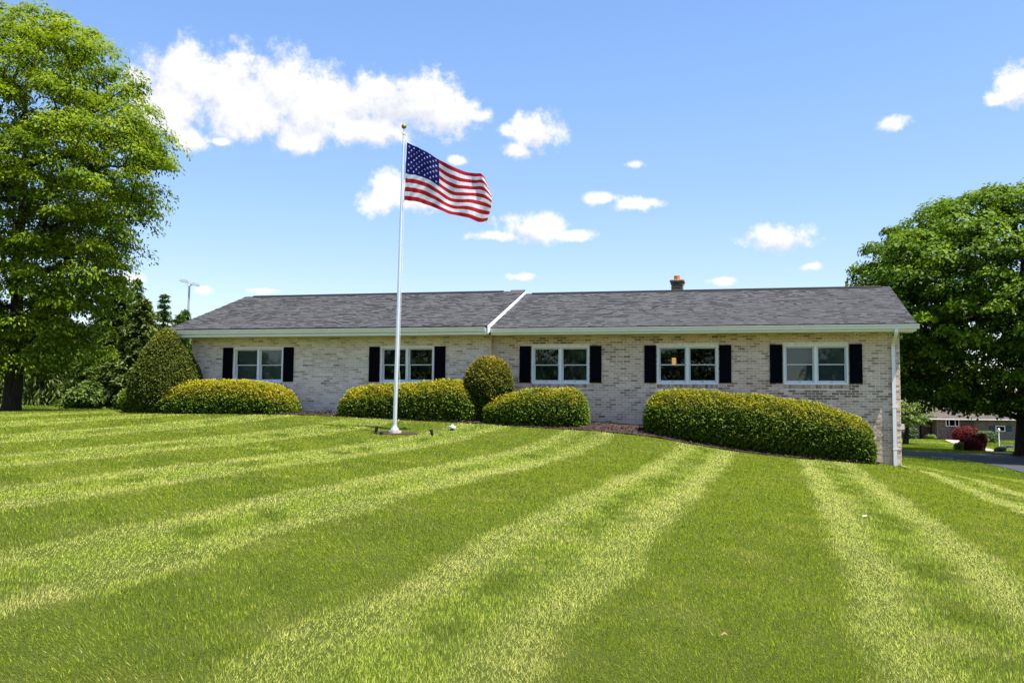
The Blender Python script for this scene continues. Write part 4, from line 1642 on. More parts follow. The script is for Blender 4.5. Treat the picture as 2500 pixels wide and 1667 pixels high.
def spun(u, v, prof, seed, sq=(1, 1), lump=.04):
    """a clipped bush of revolution; prof = (radius, world height)"""
    nt, ns = 56, 50
    pr = np.array(prof, float)
    d = np.r_[0, np.cumsum(np.hypot(*np.diff(pr, axis=0).T))]
    qd = np.linspace(0, d[-1], ns)
    R_, Zz = np.interp(qd, d, pr[:, 0]), np.interp(qd, d, pr[:, 1])
    for _ in range(3):
        R_[1:-1] = (R_[:-2] + 2 * R_[1:-1] + R_[2:]) / 4
        Zz[1:-1] = (Zz[:-2] + 2 * Zz[1:-1] + Zz[2:]) / 4
    a = np.linspace(0, 2 * PI, nt)
    x, y = to_xy(u, v)
    X = x + R_[:, None] * np.cos(a)[None] * sq[0]
    Y = y + R_[:, None] * np.sin(a)[None] * sq[1]
    Z = np.repeat(Zz[:, None], nt, 1)
    pts = np.stack([X, Y, Z], -1).reshape(-1, 3)
    I = np.arange(ns * nt).reshape(ns, nt)
    q = np.stack([I[:-1, :-1], I[:-1, 1:], I[1:, 1:], I[1:, :-1]], -1).reshape(-1, 4)
    out = pts - np.array([x, y, pr[:, 1].mean()])
    pts = pts + unit(out) * (lump * vnoise(pts, seed, 6, .6))[:, None]
    return pts, q


def bush(name, label, cat, u, v, prof, seed, dens, leaf, mat, goldf, group=None, sq=(1, 1), lump=.04, bright=0., depth=.09):
    root = empty(name)
    tag(root, label, cat, group)
    V, Q = spun(u, v, prof, seed, sq, lump)
    clad(root, V, Q, dens, leaf, mat, goldf, seed=seed, bright=bright, depth=depth)
    return root


zb_ = 1.5
bush('conical_yew', 'tall cone-shaped clipped yew at the end of the house', 'yew', -10.66, .95,
     [(.9, 1.4), (1.05, 1.8), (1.10, 2.2), (1.03, 2.6), (.88, 3.0), (.70, 3.4), (.50, 3.72), (.28, 3.98), (.1, 4.10), (.01, 4.13)], 61, 3000, .048, 'yew_needle',
     lambda P, N, l: np.clip((P[:, 2] - 3.4) * .5, 0, .5) * np.clip(.4 + l, 0, 1) + .06)
bush('round_bush', 'egg-shaped clipped bush standing between two hedges', 'bush', -.40, 1.0,
     [(.45, 1.3), (.50, 1.75), (.60, 2.05), (.67, 2.3), (.68, 2.5), (.62, 2.78), (.50, 3.02), (.32, 3.18), (.14, 3.25), (.01, 3.26)], 73, 3000, .046, 'yew_needle',
     lambda P, N, l: np.clip(.16 + .45 * N[:, 2] + .2 * l, .0, .7))
bush('low_bush', 'low bright green bush at the foot of the cone-shaped yew', 'bush', -12.0, .55,
     [(.30, 1.45), (.42, 1.7), (.45, 1.95), (.36, 2.2), (.18, 2.33), (.01, 2.36)], 79, 2600, .05, 'hedge_leaf', lambda P, N, l: np.zeros(len(P)) + .05, bright=.25)


# ------------------------------------------------------------------ trees
def darts(sampler, n, dmin, tries=40000):
    pts = np.empty((0, 3))
    cand_ = sampler(tries)
    out = []
    for c in cand_:
        if len(out) >= n:
            break
        if out:
            A_ = np.array(out)
            if (((A_ - c) ** 2).sum(1)).min() < dmin ** 2:
                continue
        out.append(c)
    return np.array(out)


def skeleton(mb, base_pts, base_r, tips, tip_r=.014, bend=.12, n=6):
    """limbs that join every clump to the trunk, thicker where more clumps hang on them"""
    nodes = [np.array(p, float) for p in base_pts]
    par = [-1] + list(range(len(base_pts) - 1))
    nb_ = len(nodes)
    axis_xy = np.array(base_pts)[:, :2].mean(0)
    order = np.argsort(np.linalg.norm(tips[:, :2] - axis_xy, axis=1) + .35 * np.abs(tips[:, 2] - tips[:, 2].mean()))
    for i in order:
        t_ = tips[i]
        A_ = np.array(nodes)
        dv = t_ - A_
        dist = np.linalg.norm(dv, axis=1)
        steep = np.clip(-dv[:, 2], 0, None)
        cost = dist + 1.6 * steep + .25 * np.linalg.norm(A_[:, :2] - axis_xy, axis=1)
        cost[0] += 4
        j = int(np.argmin(cost))
        nseg = max(2, int(dist[j] / 1.2) + 1)
        p0 = A_[j]
        last = j
        for k in range(1, nseg + 1):
            f_ = k / nseg
            p = p0 + (t_ - p0) * f_
            p = p + rng.normal(0, bend * .35, 3) * (0 if k == nseg else 1) + np.array([0, 0, .22 * dist[j] * f_ * (1 - f_)])
            nodes.append(p)
            par.append(last)
            last = len(nodes) - 1
    load = np.zeros(len(nodes))
    for i in range(len(nodes) - 1, -1, -1):
        load[i] += .6
        if par[i] >= 0:
            load[par[i]] += load[i]
    rad = tip_r * np.sqrt(load)
    rad[:nb_] = base_r
    ch_ = {}
    for i, p in enumerate(par):
        if p >= 0:
            ch_.setdefault(p, []).append(i)
    done = set(range(nb_))
    for i in range(nb_, len(nodes)):
        if i in done:
            continue
        chain = [par[i], i]
        done.add(i)
        while True:
            c = [k for k in ch_.get(chain[-1], []) if k not in done]
            if not c:
                break
            k = max(c, key=lambda q: load[q])
            done.add(k)
            chain.append(k)
        rr = [min(rad[k], rad[chain[1]] * 1.1) for k in chain]
        mb.tube([nodes[k] for k in chain], rr, n, False)
    mb.tube([nodes[k] for k in range(nb_)], list(base_r), 16, False)


def envelope(env, noise_amp, seed, lo=.45, power=.6, theta=None):
    e = np.array(env, float)

    def f_(n):
        z = rng.choice(np.linspace(e[0, 0], e[-1, 0], 400), n, p=None)
        r = np.interp(z, e[:, 0], e[:, 1])
        keep = rng.random(n) < r / e[:, 1].max()
        z, r = z[keep], r[keep]
        m_ = len(z)
        th = rng.uniform(0, 2 * PI, m_)
        dirs = np.c_[np.cos(th) * 1.2, np.sin(th) * 1.2, z / 5]
        r = r * (1 + noise_amp * vnoise(dirs, seed, 5, .5))
        rho = r * (lo + (1 - lo) * rng.random(m_) ** power)
        return np.c_[rho * np.cos(th), rho * np.sin(th), z]
    return f_


def clump_leaves(tips, per, rad, flat, leaf, droop=.25, ctr=None, seed=0, size_var=.35, up=.55, shell=.5):
    n = len(tips) * per
    c = np.repeat(tips, per, 0)
    big = np.repeat(rng.uniform(.7, 1.3, len(tips)), per)
    d = unit(rng.normal(size=(n, 3)))
    d[:, 2] = np.where(d[:, 2] < -.25, -d[:, 2] * .6, d[:, 2])
    r = rng.random(n) ** shell
    off = d * r[:, None] * np.array([rad, rad, rad * flat]) * big[:, None]
    off[:, 2] -= droop * (off[:, 0] ** 2 + off[:, 1] ** 2) / max(rad, .01)
    P = c + off
    out = c - (np.array([0, 0, tips[:, 2].mean()]) if ctr is None else ctr)
    N = unit(d * .55 + unit(out) * .3 + np.array([0, 0, up]) + rng.normal(0, .45, (n, 3)))
    A_ = off * np.array([1, 1, .3]) + rng.normal(0, .3, (n, 3)) * rad + np.array([0, 0, -.35 * rad])
    sz = leaf * rng.uniform(1 - size_var, 1 + size_var, n)
    tint = np.clip(.34 + .36 * r * d[:, 2] + rng.normal(0, .16, n) + np.repeat(rng.normal(0, .15, len(tips)), per) + .1 * unit(out)[:, 2], 0, 1)  # clump tops tinted lighter, their sunlit look put into the leaf colour
    return P, N, A_, sz, tint


def tree(name, label, base, env, n_cl, dmin, per, rad, leaf, mat, trunk_r, trunk_top, group=None, bark='bark', amp=.16, seed=1, flat=.55, lo=.42, power=.6,
         extra=None, ratio=.6, lean=(0, 0), up=.55, bare=True, cat='tree', droop=.25, tip_r=.014, sampler=None, shell=.5):
    root = empty(name, base)
    tag(root, label, cat, group)
    tips = darts(sampler or envelope(env, amp, seed, lo, power), n_cl, dmin)
    if extra is not None:
        tips = np.r_[tips, np.array(extra, float)]
    zs = np.linspace(0, trunk_top, 7)
    bp = [np.array([lean[0] * z / trunk_top + .05 * math.sin(z * 1.1 + seed), lean[1] * z / trunk_top + .05 * math.cos(z * .9 + seed), z]) for z in zs]
    bp[0][2] = -.25
    br = [trunk_r * (1.55 if i == 0 else (1.02 if i == 1 else 1.0 - .82 * (z / trunk_top) ** 1.1)) for i, z in enumerate(zs)]
    bp.insert(1, bp[0] * .75 + bp[1] * .25)
    br.insert(1, trunk_r * 1.18)
    mb = MB()
    skeleton(mb, bp, br, tips, tip_r=tip_r)
    mb.build('trunk', bark, root)
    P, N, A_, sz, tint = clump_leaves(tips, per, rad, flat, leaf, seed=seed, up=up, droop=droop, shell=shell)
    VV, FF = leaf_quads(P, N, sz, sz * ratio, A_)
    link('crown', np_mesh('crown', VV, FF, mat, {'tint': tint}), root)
    return root


# the big shade tree on the left, cut by the edge of the picture
zt = g1(-17.6, 34)
tree('shade_tree', 'tall airy light-green shade tree towering over the lawn', (-17.6, 34, zt),
     [(1.3, 1.6), (2.2, 2.7), (3.4, 3.0), (4.6, 3.6), (5.4, 3.9), (6.4, 4.2), (7.7, 4.7), (8.7, 5.0), (10.2, 4.9), (11.1, 4.4), (12.3, 3.8), (13.0, 3.2), (13.8, 2.3), (14.35, 1.0)],
     620, .58, 260, .80, .14, 'tree_leaf', .27, 11.5, amp=.17, seed=5, lo=.28, power=.55, flat=.55, shell=.36,
     extra=[(4.9, -.6, 8.9), (5.1, -1, 9.7), (4.7, -1.2, 10.4), (4.5, .4, 7.6), (3.8, -1, 6.1), (3.6, -.5, 5.3), (4.0, .6, 6.9), (1.0, -2.2, 1.7), (1.9, -1.6, 1.6), (2.6, -.8, 1.9), (-.2, -2.4, 2.0), (2.9, .2, 2.2)], ratio=.5, droop=.35, tip_r=.013)
zt = g1(30.5, 57)
tree('maple_tree', 'broad dense dark-green maple tree beside the driveway', (30.5, 57, zt),
     [(2.7, 3.5), (3.4, 6.6), (4.4, 9.0), (5.7, 10.0), (7.5, 10.5), (9.6, 10.4), (10.8, 9.8), (12.0, 9.0), (13.0, 7.9), (14.0, 6.6), (14.9, 4.8), (15.5, 3.2), (15.8, 1.4)],
     760, 1.22, 250, 1.15, .22, 'maple_leaf', .62, 12.0, amp=.16, seed=12, lo=.40, power=.42, flat=.62, bark='dark_bark', ratio=.8, droop=.22, tip_r=.022, up=.7, shell=.28)


# ---- conifers behind the shade tree
def conifer(label, base, h, r, mat, seed, n_wh=26, droop=.5, leaf=.30, weep=0., group='evergreens beyond the shade tree', per=13, name='conifer', low=.02, thin=.26):
    root = empty(name, base)
    tag(root, label, 'evergreen tree', group)
    mb = MB()
    mb.tube([(0, 0, -.3), (0, 0, h * .5), (.04, 0, h * .97)], [h * .022, h * .013, .012], 9, False)
    Ps, As, Ns, Ts = [], [], [], []
    for w in range(n_wh):
        f_ = (w + rng.random() * .6) / n_wh
        z = h * (low + (1 - low) * f_)
        R_ = r * (1 - f_) ** .72 * rng.uniform(.82, 1.1) + .10
        nb_ = max(4, int(9 * (1 - f_ * .5)))
        a0 = rng.uniform(0, 6.28)
        for k in range(nb_):
            a = a0 + 2 * PI * k / nb_ + rng.normal(0, .2)
            L_ = R_ * rng.uniform(.72, 1.15)
            nseg = max(3, int(L_ / .16))
            ss = np.linspace(.12, 1, nseg)
            dz = .18 * L_ * ss - droop * L_ * ss ** 1.8
            px, py, pz = L_ * ss * math.cos(a), L_ * ss * math.sin(a), z + dz
            mb.tube([(0, 0, z), (px[nseg // 2], py[nseg // 2], pz[nseg // 2]), (px[-1], py[-1], pz[-1])], [.02 + .008 * L_, .012, .004], 4, False)
            for s_, x_, y_, z_ in zip(ss, px, py, pz):
                m_ = per
                side = rng.normal(0, 1, m_)
                wd = .34 * L_ * (1 - s_ * .55) * .5
                o = np.c_[x_ - math.sin(a) * side * wd + rng.normal(0, .05, m_), y_ + math.cos(a) * side * wd + rng.normal(0, .05, m_), z_ - np.abs(side) * wd * .35 + rng.normal(0, .05, m_)]
                A_ = np.c_[math.cos(a) - math.sin(a) * side * .9, math.sin(a) + math.cos(a) * side * .9, np.full(m_, -.35)] + rng.normal(0, .25, (m_, 3))
                if weep:
                    hang = rng.random(m_) ** 1.2 * weep
                    o[:, 2] -= hang
                    A_ = A_ * (1 - .75 * min(1, weep)) + np.array([0, 0, -1.2])
                Ps.append(o)
                As.append(A_)
                Ns.append(np.array([0, 0, 1.]) * (1 - .6 * min(1, weep)) + np.array([math.cos(a), math.sin(a), 0]) * .5 * min(1, weep) + rng.normal(0, .5, (m_, 3)))
                Ts.append(.30 + .35 * s_ + rng.normal(0, .16, m_))
    mb.build('trunk', 'dark_bark', root)
    P, A_, N, T = np.concatenate(Ps), np.concatenate(As), unit(np.concatenate(Ns)), np.concatenate(Ts)
    sz = leaf * rng.uniform(.6, 1.3, len(P))
    VV, FF = leaf_quads(P, N, sz, sz * thin, A_)
    link('crown', np_mesh('crown', VV, FF, mat, {'tint': np.clip(T, 0, 1)}), root)
    return root


CON = [
    ('feathery yellow-green hemlock in front of the evergreens', -16.6, 43.0, 5.0, 2.0, 'spruce_needle', 0., .5, .30),
    ('dark hemlock leaning against the shade tree crown', -19.0, 46.0, 6.3, 2.4, 'conifer_needle', 0., .45, .34),
    ('slim young spruce with a bare pointed leader', -18.2, 50.0, 5.9, 1.1, 'conifer_needle', 0., .3, .28),
    ('narrow evergreen nearest the roof corner', -16.3, 47.0, 4.6, 1.2, 'conifer_needle', 0., .4, .28),
    ('weeping spruce with hanging branches next to the shade tree trunk', -22.6, 47.0, 6.2, 1.6, 'spruce_needle', .9, .6, .30),
    ('weeping spruce standing second from the shade tree trunk', -20.9, 49.5, 6.0, 1.5, 'spruce_needle', .8, .6, .30),
    ('dark evergreen filling the gap behind the weeping spruces', -24.8, 52.5, 7.0, 2.1, 'conifer_needle', .3, .5, .32),
    ('evergreen at the edge of the picture behind the trunk', -26.8, 49.0, 7.0, 2.0, 'spruce_needle', .7, .6, .32),
    ('tall evergreen deep in the row behind the others', -21.6, 55.0, 7.4, 2.2, 'conifer_needle', .2, .5, .34),
    ('broad dark evergreen closing the row behind the hemlock', -18.6, 54.5, 5.6, 2.3, 'conifer_needle', .2, .5, .36),
    ('dark evergreen low behind the shade tree trunk', -28.0, 56.0, 6.6, 2.6, 'conifer_needle', .3, .5, .36),
]
for i, (lb, x, y, h, r, mt, wp, dr, lf) in enumerate(CON):
    conifer(lb, (x, y, g1(x, y)), h, r, mt, 100 + i, weep=wp, droop=dr, leaf=lf, n_wh=26 if i < 2 else 24, per=16 if i < 2 else 11, thin=.34 if i < 2 else .26)
for i, (lb, x, y, r, h, mt) in enumerate([('dark low shrub at the foot of the hemlock', -15.9, 41.0, 1.0, .95, 'conifer_needle'),
                                          ('broad dark shrub between hemlock and shade tree', -18.4, 42.6, 1.3, 1.1, 'conifer_needle')]):
    root = empty('shrub', (0, 0, 0))
    tag(root, lb, 'shrub', 'shrubs under the evergreens')
    u, v = to_uv(x, y)
    zz = g1(x, y)
    V, Q = spun(u, v, [(r * .8, zz - .1), (r, zz + h * .35), (r * .85, zz + h * .7), (r * .4, zz + h * .95), (.01, zz + h)], 90 + i, lump=.15)
    clad(root, V, Q, 700, .12, mt, lambda P, N, l: np.zeros(len(P)), seed=95 + i, depth=.2)

# floodlight mast behind the house
x, y = -20.3, 60.0
z = g1(x, y)
fp = empty('floodlight_mast', (x, y, z))
tag(fp, 'slim grey mast with floodlight heads behind the roof', 'floodlight')
top = 9.45 - z
mb = MB()
mb.tube([(0, 0, -.2), (0, 0, top)], [.10, .06], 12)
mb.build('mast', 'galvanised', fp)
for s_ in (-1, 1):
    mb = MB()
    mb.tube([(0, 0, top - .02), (s_ * .16, 0, top + .10)], .03, 8)
    mb.build('arm', 'galvanised', fp)
    mb = MB()
    c = Vector((s_ * .34, -.02, top + .20 - .10 * s_))
    a, b_, d_ = .27, .22, .11
    tl = -.22
    pts = []
    for (px_, py_, pz_) in [(-a, -b_, -d_ * .5), (a, -b_, -d_ * .5), (a, b_, -d_ * .5), (-a, b_, -d_ * .5), (-a * .75, -b_ * .8, d_), (a * .75, -b_ * .8, d_), (a * .75, b_ * .8, d_), (-a * .75, b_ * .8, d_)]:
        pts.append((c.x + px_ * math.cos(tl) - pz_ * math.sin(tl), c.y + py_, c.z + px_ * math.sin(tl) + pz_ * math.cos(tl)))
    mb.add(pts, [(0, 3, 2, 1), (4, 5, 6, 7), (0, 1, 5, 4), (1, 2, 6, 5), (2, 3, 7, 6), (3, 0, 4, 7)])
    mb.build('lamp_head', 'galvanised', fp)

# ------------------------------------------------------------------ the neighbouring place beyond the driveway
nh = empty('neighbour_house', (47, 100, -.6))
tag(nh, 'low brown-roofed brick house seen past the driveway', 'house')


def nbox(name, mat, x0, x1, y0, y1, z0, z1, parent=nh, tint=0.):
    mb = MB()
    mb.box(x0 - 47, x1 - 47, y0 - 100, y1 - 100, z0 + .6, z1 + .6, tint)
    return mb.build(name, mat, parent, tint=True)


brickmat('neighbour_brick', [(0, (.09, .06, .05)), (.5, (.19, .145, .12)), (1, (.28, .23, .20))], .15)
nw = nbox('wall', 'neighbour_brick', 44.1, 56.5, 100, 108, -1.2, 1.78)
nbox('wall', 'neighbour_brick', 36.5, 42.8, 101.2, 108, -1.2, 1.78, tint=.3)
mb = MB()
for r in range(34):
    for k in range(60):
        x0 = 44.1 - 47 + k * PITCH + (r % 2) * .1
        mb.box(x0, x0 + W_, -.012, -.001, -.6 + .6 + r * COURSE, -.6 + .6 + r * COURSE + H_, random.betavariate(2, 2.2) if not 46.45 < x0 + 47 < 47.9 else random.uniform(0, .15))
o_ = mb.build('brick', 'neighbour_brick', nw, tint=True)
o_.color = (0, 0, 0, 1)
tag(o_, kind='stuff')
nd_ = nbox('door', 'dark_door', 42.9, 43.8, 101.0, 101.1, -.45, 1.6)
nbox('porch_wall', 'dark_door', 42.8, 44.1, 101.3, 101.5, -1, 1.78)
for (x0, x1, z0, z1, bars) in ((45.0, 46.4, .92, 1.66, 1), (50.15, 51.15, .45, 1.05, 0)):
    mb = MB()
    mb.box(x0 - 47, x1 - 47, -.06, -.014, z0 + .6, z0 + .68)
    mb.box(x0 - 47, x1 - 47, -.06, -.014, z1 + .52, z1 + .6)
    for xx in ([x0, x1 - .09] + ([x0 + .32, (x0 + x1) / 2 + .25] if bars else [])):
        mb.box(xx - 47, xx + .09 - 47, -.061, -.0145, z0 + .681, z1 + .519)
    wn = mb.build('window', 'white_vinyl', nh)
    mb = MB()
    mb.box(x0 + .05 - 47, x1 - .05 - 47, -.03, -.02, z0 + .65, z1 + .55)
    mb.build('pane', 'shutter_paint', wn)
for (x0, x1) in ((49.5, 50.1), (51.2, 51.8)):
    mb = MB()
    mb.box(x0 - 47, x1 - 47, -.07, -.015, .45 + .6, 1.05 + .6)
    mb.build('shutter', 'teal_shutter', nh)
# roof in courses of shingles
mb = MB()
nC = 26
ye, ze_, yr, zr_ = 99.3, 1.72, 103.6, 4.45
vsr = [(35.8 - 47, ye - 100, ze_ + .6), (57 - 47, ye - 100, ze_ + .6), (57 - 47, yr - 100, zr_ + .6), (35.8 - 47, yr - 100, zr_ + .6), (57 - 47, 108.2 - 100, ze_ + .6), (35.8 - 47, 108.2 - 100, ze_ + .6)]
mb.add(vsr, [(0, 1, 2, 3), (3, 2, 4, 5), (0, 3, 5), (1, 4, 2)], .4)
nr_ = mb.build('roof', 'brown_shingle', nh, tint=True)
nr_.color = (0, 0, 0, 1)
mb = MB()
for r in range(nC):
    f0, f1 = r / nC, (r + 1) / nC
    x = 35.8
    while x < 57:
        w = random.uniform(.25, .6)
        x1 = min(57, x + w)
        a = (ye + (yr - ye) * f0 - 100, ze_ + (zr_ - ze_) * f0 + .6)
        b_ = (ye + (yr - ye) * f1 - 100, ze_ + (zr_ - ze_) * f1 + .6)
        mb.add([(x - 47, a[0], a[1] + .006), (x1 - 47, a[0], a[1] + .006), (x1 - 47, a[0], a[1] + .03), (x - 47, a[0], a[1] + .03), (x1 - 47, b_[0], b_[1] + .007), (x - 47, b_[0], b_[1] + .007)],
               [(0, 1, 2, 3), (3, 2, 4, 5)], random.betavariate(2, 2))
        x = x1
o_ = mb.build('shingle', 'brown_shingle', nr_, tint=True)
o_.color = (0, 0, 0, 1)
tag(o_, kind='stuff')
nbox('gutter', 'white_paint', 35.8, 57, 99.18, 99.28, 1.62, 1.72)
nbox('soffit', 'soffit_paint', 35.8, 57, 99.3, 101.2, 1.66, 1.70)
mb = MB()
mb.tube([(2.2, 3.2, 4.4), (2.2, 3.2, 5.35)], .06, 8)
mb.build('vent_pipe', 'white_paint', nh)


def shrub(name, label, x, y, rx, ry, h, mat, seed, dens=500, leaf=.10, group='shrubs in the neighbouring garden', cat='shrub', lump=.12, depth=.12, z_up=0.):
    root = empty(name)
    tag(root, label, cat, group)
    zz = g1(x, y) + z_up
    u, v = to_uv(x, y)
    V, Q = spun(u, v, [(.75, zz - .1), (1, zz + h * .3), (1.0, zz + h * .65), (.75, zz + h * .9), (.35, zz + h * .99), (.01, zz + h)], seed, (rx, ry), lump)
    clad(root, V, Q, dens, leaf, mat, lambda P, N, l: np.zeros(len(P)), seed=seed, depth=depth)
    return root


shrub('barberry_hedge', 'flat-topped red barberry hedge under the neighbouring window', 46.5, 98.6, 1.45, .6, 1.35, 'barberry_leaf', 201)
shrub('barberry_bush', 'dark purple-red barberry bush beside the driveway', 31.2, 65.8, .80, .7, .85, 'barberry_leaf', 202, 900, .08)
shrub('barberry_bush', 'taller purple-red barberry bush right behind the driveway bush', 32.2, 66.6, .55, .6, 1.12, 'barberry_leaf', 203, 900, .08)
shrub('green_shrub', 'small green shrub hugging the purple-red bush', 30.1, 65.0, .35, .4, .6, 'light_leaf', 204, 900, .08)
shrub('green_shrub', 'bushy green shrub behind the white lamp post', 46.1, 93.5, 1.0, .8, 1.1, 'far_leaf', 205, 500, .1)
shrub('green_shrub', 'low green shrub beside the dark front door', 43.2, 99.6, .55, .5, .5, 'light_leaf', 206, 700, .08)
shrub('green_shrub', 'green shrub behind the small pruned tree', 40.9, 99.0, .75, .6, 1.2, 'far_leaf', 207, 500, .1)
shrub('green_shrub', 'yellow-green mound at the foot of the white lamp post', 33.6, 66.4, .40, .4, .32, 'light_leaf', 208, 900, .07)
shrub('lavender', 'low purple lavender clump near the maple trunk', 40.6, 79.0, .6, .4, .22, 'lavender_bloom', 209, 900, .07)
# ornamental grass
root = empty('ornamental_grass', (43.7, 90.0, g1(43.7, 90.0)))
tag(root, 'pale tuft of tall ornamental grass in the neighbouring garden', 'ornamental grass')
n = 2200
a = rng.uniform(0, 2 * PI, n)
r0 = rng.random(n) ** .5
tipd = np.c_[np.cos(a) * r0 * .85, np.sin(a) * r0 * .85, .75 - .35 * r0 ** 2]
bs_ = np.c_[np.cos(a) * r0 * .3, np.sin(a) * r0 * .3, np.zeros(n)]
A_ = tipd - bs_
VV, FF = leaf_quads((tipd + bs_) / 2, unit(np.cross(A_, rng.normal(size=(n, 3)))), np.linalg.norm(A_, axis=1), .035, A_)
link('blades', np_mesh('blades', VV, FF, 'tall_grass_blade', {'tint': rng.random(n)}), root)
# lamp post
x, y = 40.4, 80.0
lr = empty('lamp_post', (x, y, g1(x, y)))
tag(lr, 'short white lamp post in the neighbouring front garden', 'lamp post')
mb = MB()
mb.tube([(0, 0, -.1), (0, 0, 1.28)], [.05, .042], 10)
mb.build('post', 'white_paint', lr)
mb = MB()
mb.lathe([(.045, 1.28), (.08, 1.32), (.11, 1.50), (.09, 1.56), (.02, 1.64)], n=10)
mb.build('lantern', 'grey_cap', lr)
# pruned ornamental tree
zt = g1(34.3, 84)
tree('ornamental_tree', 'small pruned tree with a leaning crown on the neighbouring lawn', (34.3, 84, zt),
     [(1.7, 1.2), (2.2, 1.9), (2.9, 2.0), (3.5, 1.6), (4.0, 1.0), (4.3, .4)], 120, .42, 60, .5, .16, 'light_leaf', .24, 2.6, amp=.2, seed=31, flat=.6, lo=.3, lean=(.25, 0), bark='dark_bark', tip_r=.02)
FT = [('far round tree on the skyline above the brown roof ridge', 61.5, 150, 7.2, 4.0), ('pale far tree showing through the gap under the maple', 67.5, 158, 8.0, 3.6),
      ('far tree on the skyline beside the house corner', 57.0, 146, 7.0, 3.2), ('far tree half hidden by the maple trunk', 74.5, 152, 7.6, 4.2), ('far tree behind the small pruned tree', 64.5, 170, 7.0, 4.0)]
for i, (lb, x, y, h, r) in enumerate(FT):
    tree('far_tree', lb, (x, y, g1(x, y)), [(1.2, r * .6), (h * .4, r), (h * .7, r * .8), (h * .9, r * .4), (h, r * .1)], 90, .8, 45, 1.0, .42, 'far_leaf', .22, h * .7, 'far trees on the skyline', seed=41 + i, flat=.7, lo=.3, tip_r=.03)


for i, (lb, x, y, h, r) in enumerate([('tree across the lawn mirrored darkly in the flagpole window', -35.5, -20, 11, 6.5), ('tree across the lawn mirrored in the middle window', -22, -24, 11, 6.0),
                                      ('tree across the lawn mirrored in the lamp window', -10.5, -27, 10.5, 5.5), ('slim tree across the lawn mirrored in the window by the downspout', .5, -29, 9.0, 2.6),
                                      ('tree across the lawn mirrored in the window by the conical yew', -52, -17, 8.0, 4.5)]):
    tree('lawn_tree', lb, (x, y, g1(x, y)), [(2.0, r * .6), (h * .4, r), (h * .7, r * .8), (h * .9, r * .4), (h, r * .1)], 170, .9, 40, 1.4, .5, 'far_leaf', .3, h * .7, 'trees across the lawn', seed=71 + i, flat=.7, lo=.3, tip_r=.03)

# ------------------------------------------------------------------ the mown grass
SC = (7.77809, 0.5798, -0.17309, 0.00307, 0.00238, -0.0005)


def stripe(x, y):
    """mower passes: whole numbers are the seams between passes"""
    return SC[0] + SC[1] * x + SC[2] * y + SC[3] * x * x + SC[4] * x * y + SC[5] * y * y


def sstep(x, a, b_):
    q = np.clip((x - a) / (b_ - a), 0, 1)
    return q * q * (3 - 2 * q)


def grass_points(n):
    ya, yb = 3.2, 37.0
    q = rng.random(n)
    Y = (math.sqrt(ya) + q * (math.sqrt(yb) - math.sqrt(ya))) ** 2
    X = rng.uniform(-1, 1, n) * (.60 * Y + .8)
    far = rng.random(n) < .15                      # thinner turf to either side of the view
    X = np.where(far, np.sign(X) * (.60 * Y + .8 + rng.random(n) * 4.5), X)
    u, v = to_uv(X, Y)
    ok = ~((u > -12.6) & (u < 10.1) & (v < bed_v(u) + .0 + .05 * np.sin(u * 9) * .5) & (v > -.4))
    ok &= ~((u > UL - .05) & (u < UR + .05) & (v < np.where(u < UJ, VL, 0) + .01))
    ok &= ~((v < -.3) & (u > -10.4) & (u < 11.5) & (Y > 27.5))
    rr = np.hypot((X - PX) / 1.25, (Y - PY + .05) / .75)
    ok &= ~(rr < .20 + .33 * rng.random(n))
    ok &= ~((Y > 29.5) & (X > -8))
    dl = np.interp(Y, [0, 16, 28.5, 38.4], [13.5, 14, 16.5, 20.4])
    ok &= X < dl - .1
    return X[ok], Y[ok], far[ok]


X, Y, side_ = grass_points(1090000)
n = len(X)
Zg = gzf(X, Y)
st = stripe(X, Y)
wob = .045 * vnoise(np.c_[X, Y], 301, 6, .35)
st = st + wob + rng.normal(0, .035, n)
ph = np.mod(st, 2.0)                                    # 0..1 pass driven away, 1..2 pass driven back
away = sstep(ph, .0, .10) * (1 - sstep(ph, .90, 1.0))
edge = np.maximum(np.exp(-np.abs((ph - .15) / .17) ** 3), np.exp(-np.abs((ph - .84) / .17) ** 3)) * np.clip(.92 + .22 * vnoise(np.c_[X, Y], 306, 6, .25), .6, 1.15)
# an older set of passes crosses the lawn on the left
cr = np.mod((X * .77 + Y * .64 - 3.4) / 2.8 + .02 * vnoise(np.c_[X, Y], 302, 5, .3) + rng.normal(0, .015, n), 1)
cross_ = (sstep(cr, .43, .50) * (1 - sstep(cr, .96, 1.0)) - .5) * (1 - sstep(X, -3., 1.0))
patch = vnoise(np.c_[X, Y], 303, 8, .30)
patch2 = vnoise(np.c_[X, Y], 304, 8, 1.3)
old_ = 1 - sstep(X, -3.5, 1.5)                          # where both sets of passes show, whole squares turn pale
lean = -.58 + (.62 + .42 * old_) * away + (1.0 - .55 * old_) * edge + .85 * cross_ + .13 * patch + .16 * patch2
lean = np.clip(lean, -1.1, 1.25)
tilt = np.radians(np.where(lean > 0, 14 + 44 * np.abs(lean), 14 + 30 * np.abs(lean))) * np.sign(lean) + rng.normal(0, .26, n)
dirx, diry = .27, .963
jit = rng.normal(0, .8, n)
dx, dy = dirx * np.cos(jit) - diry * np.sin(jit), dirx * np.sin(jit) + diry * np.cos(jit)
lod = np.clip(Y / 6.0, .85, 4.5)
lod = np.where(side_, lod * 2.4, lod)
hgt = rng.uniform(.020, .042, n) * (1 + .10 * patch2) * np.clip(lod ** .12, 1, 1.25)
wd = rng.uniform(.0034, .0070, n) * lod ** .95
stray = rng.random(n) < .012
hgt = np.where(stray, hgt * 1.5, hgt)
tx, ty, tz = np.sin(tilt) * dx, np.sin(tilt) * dy, np.cos(tilt)
tang = rng.normal(0, .6, n)
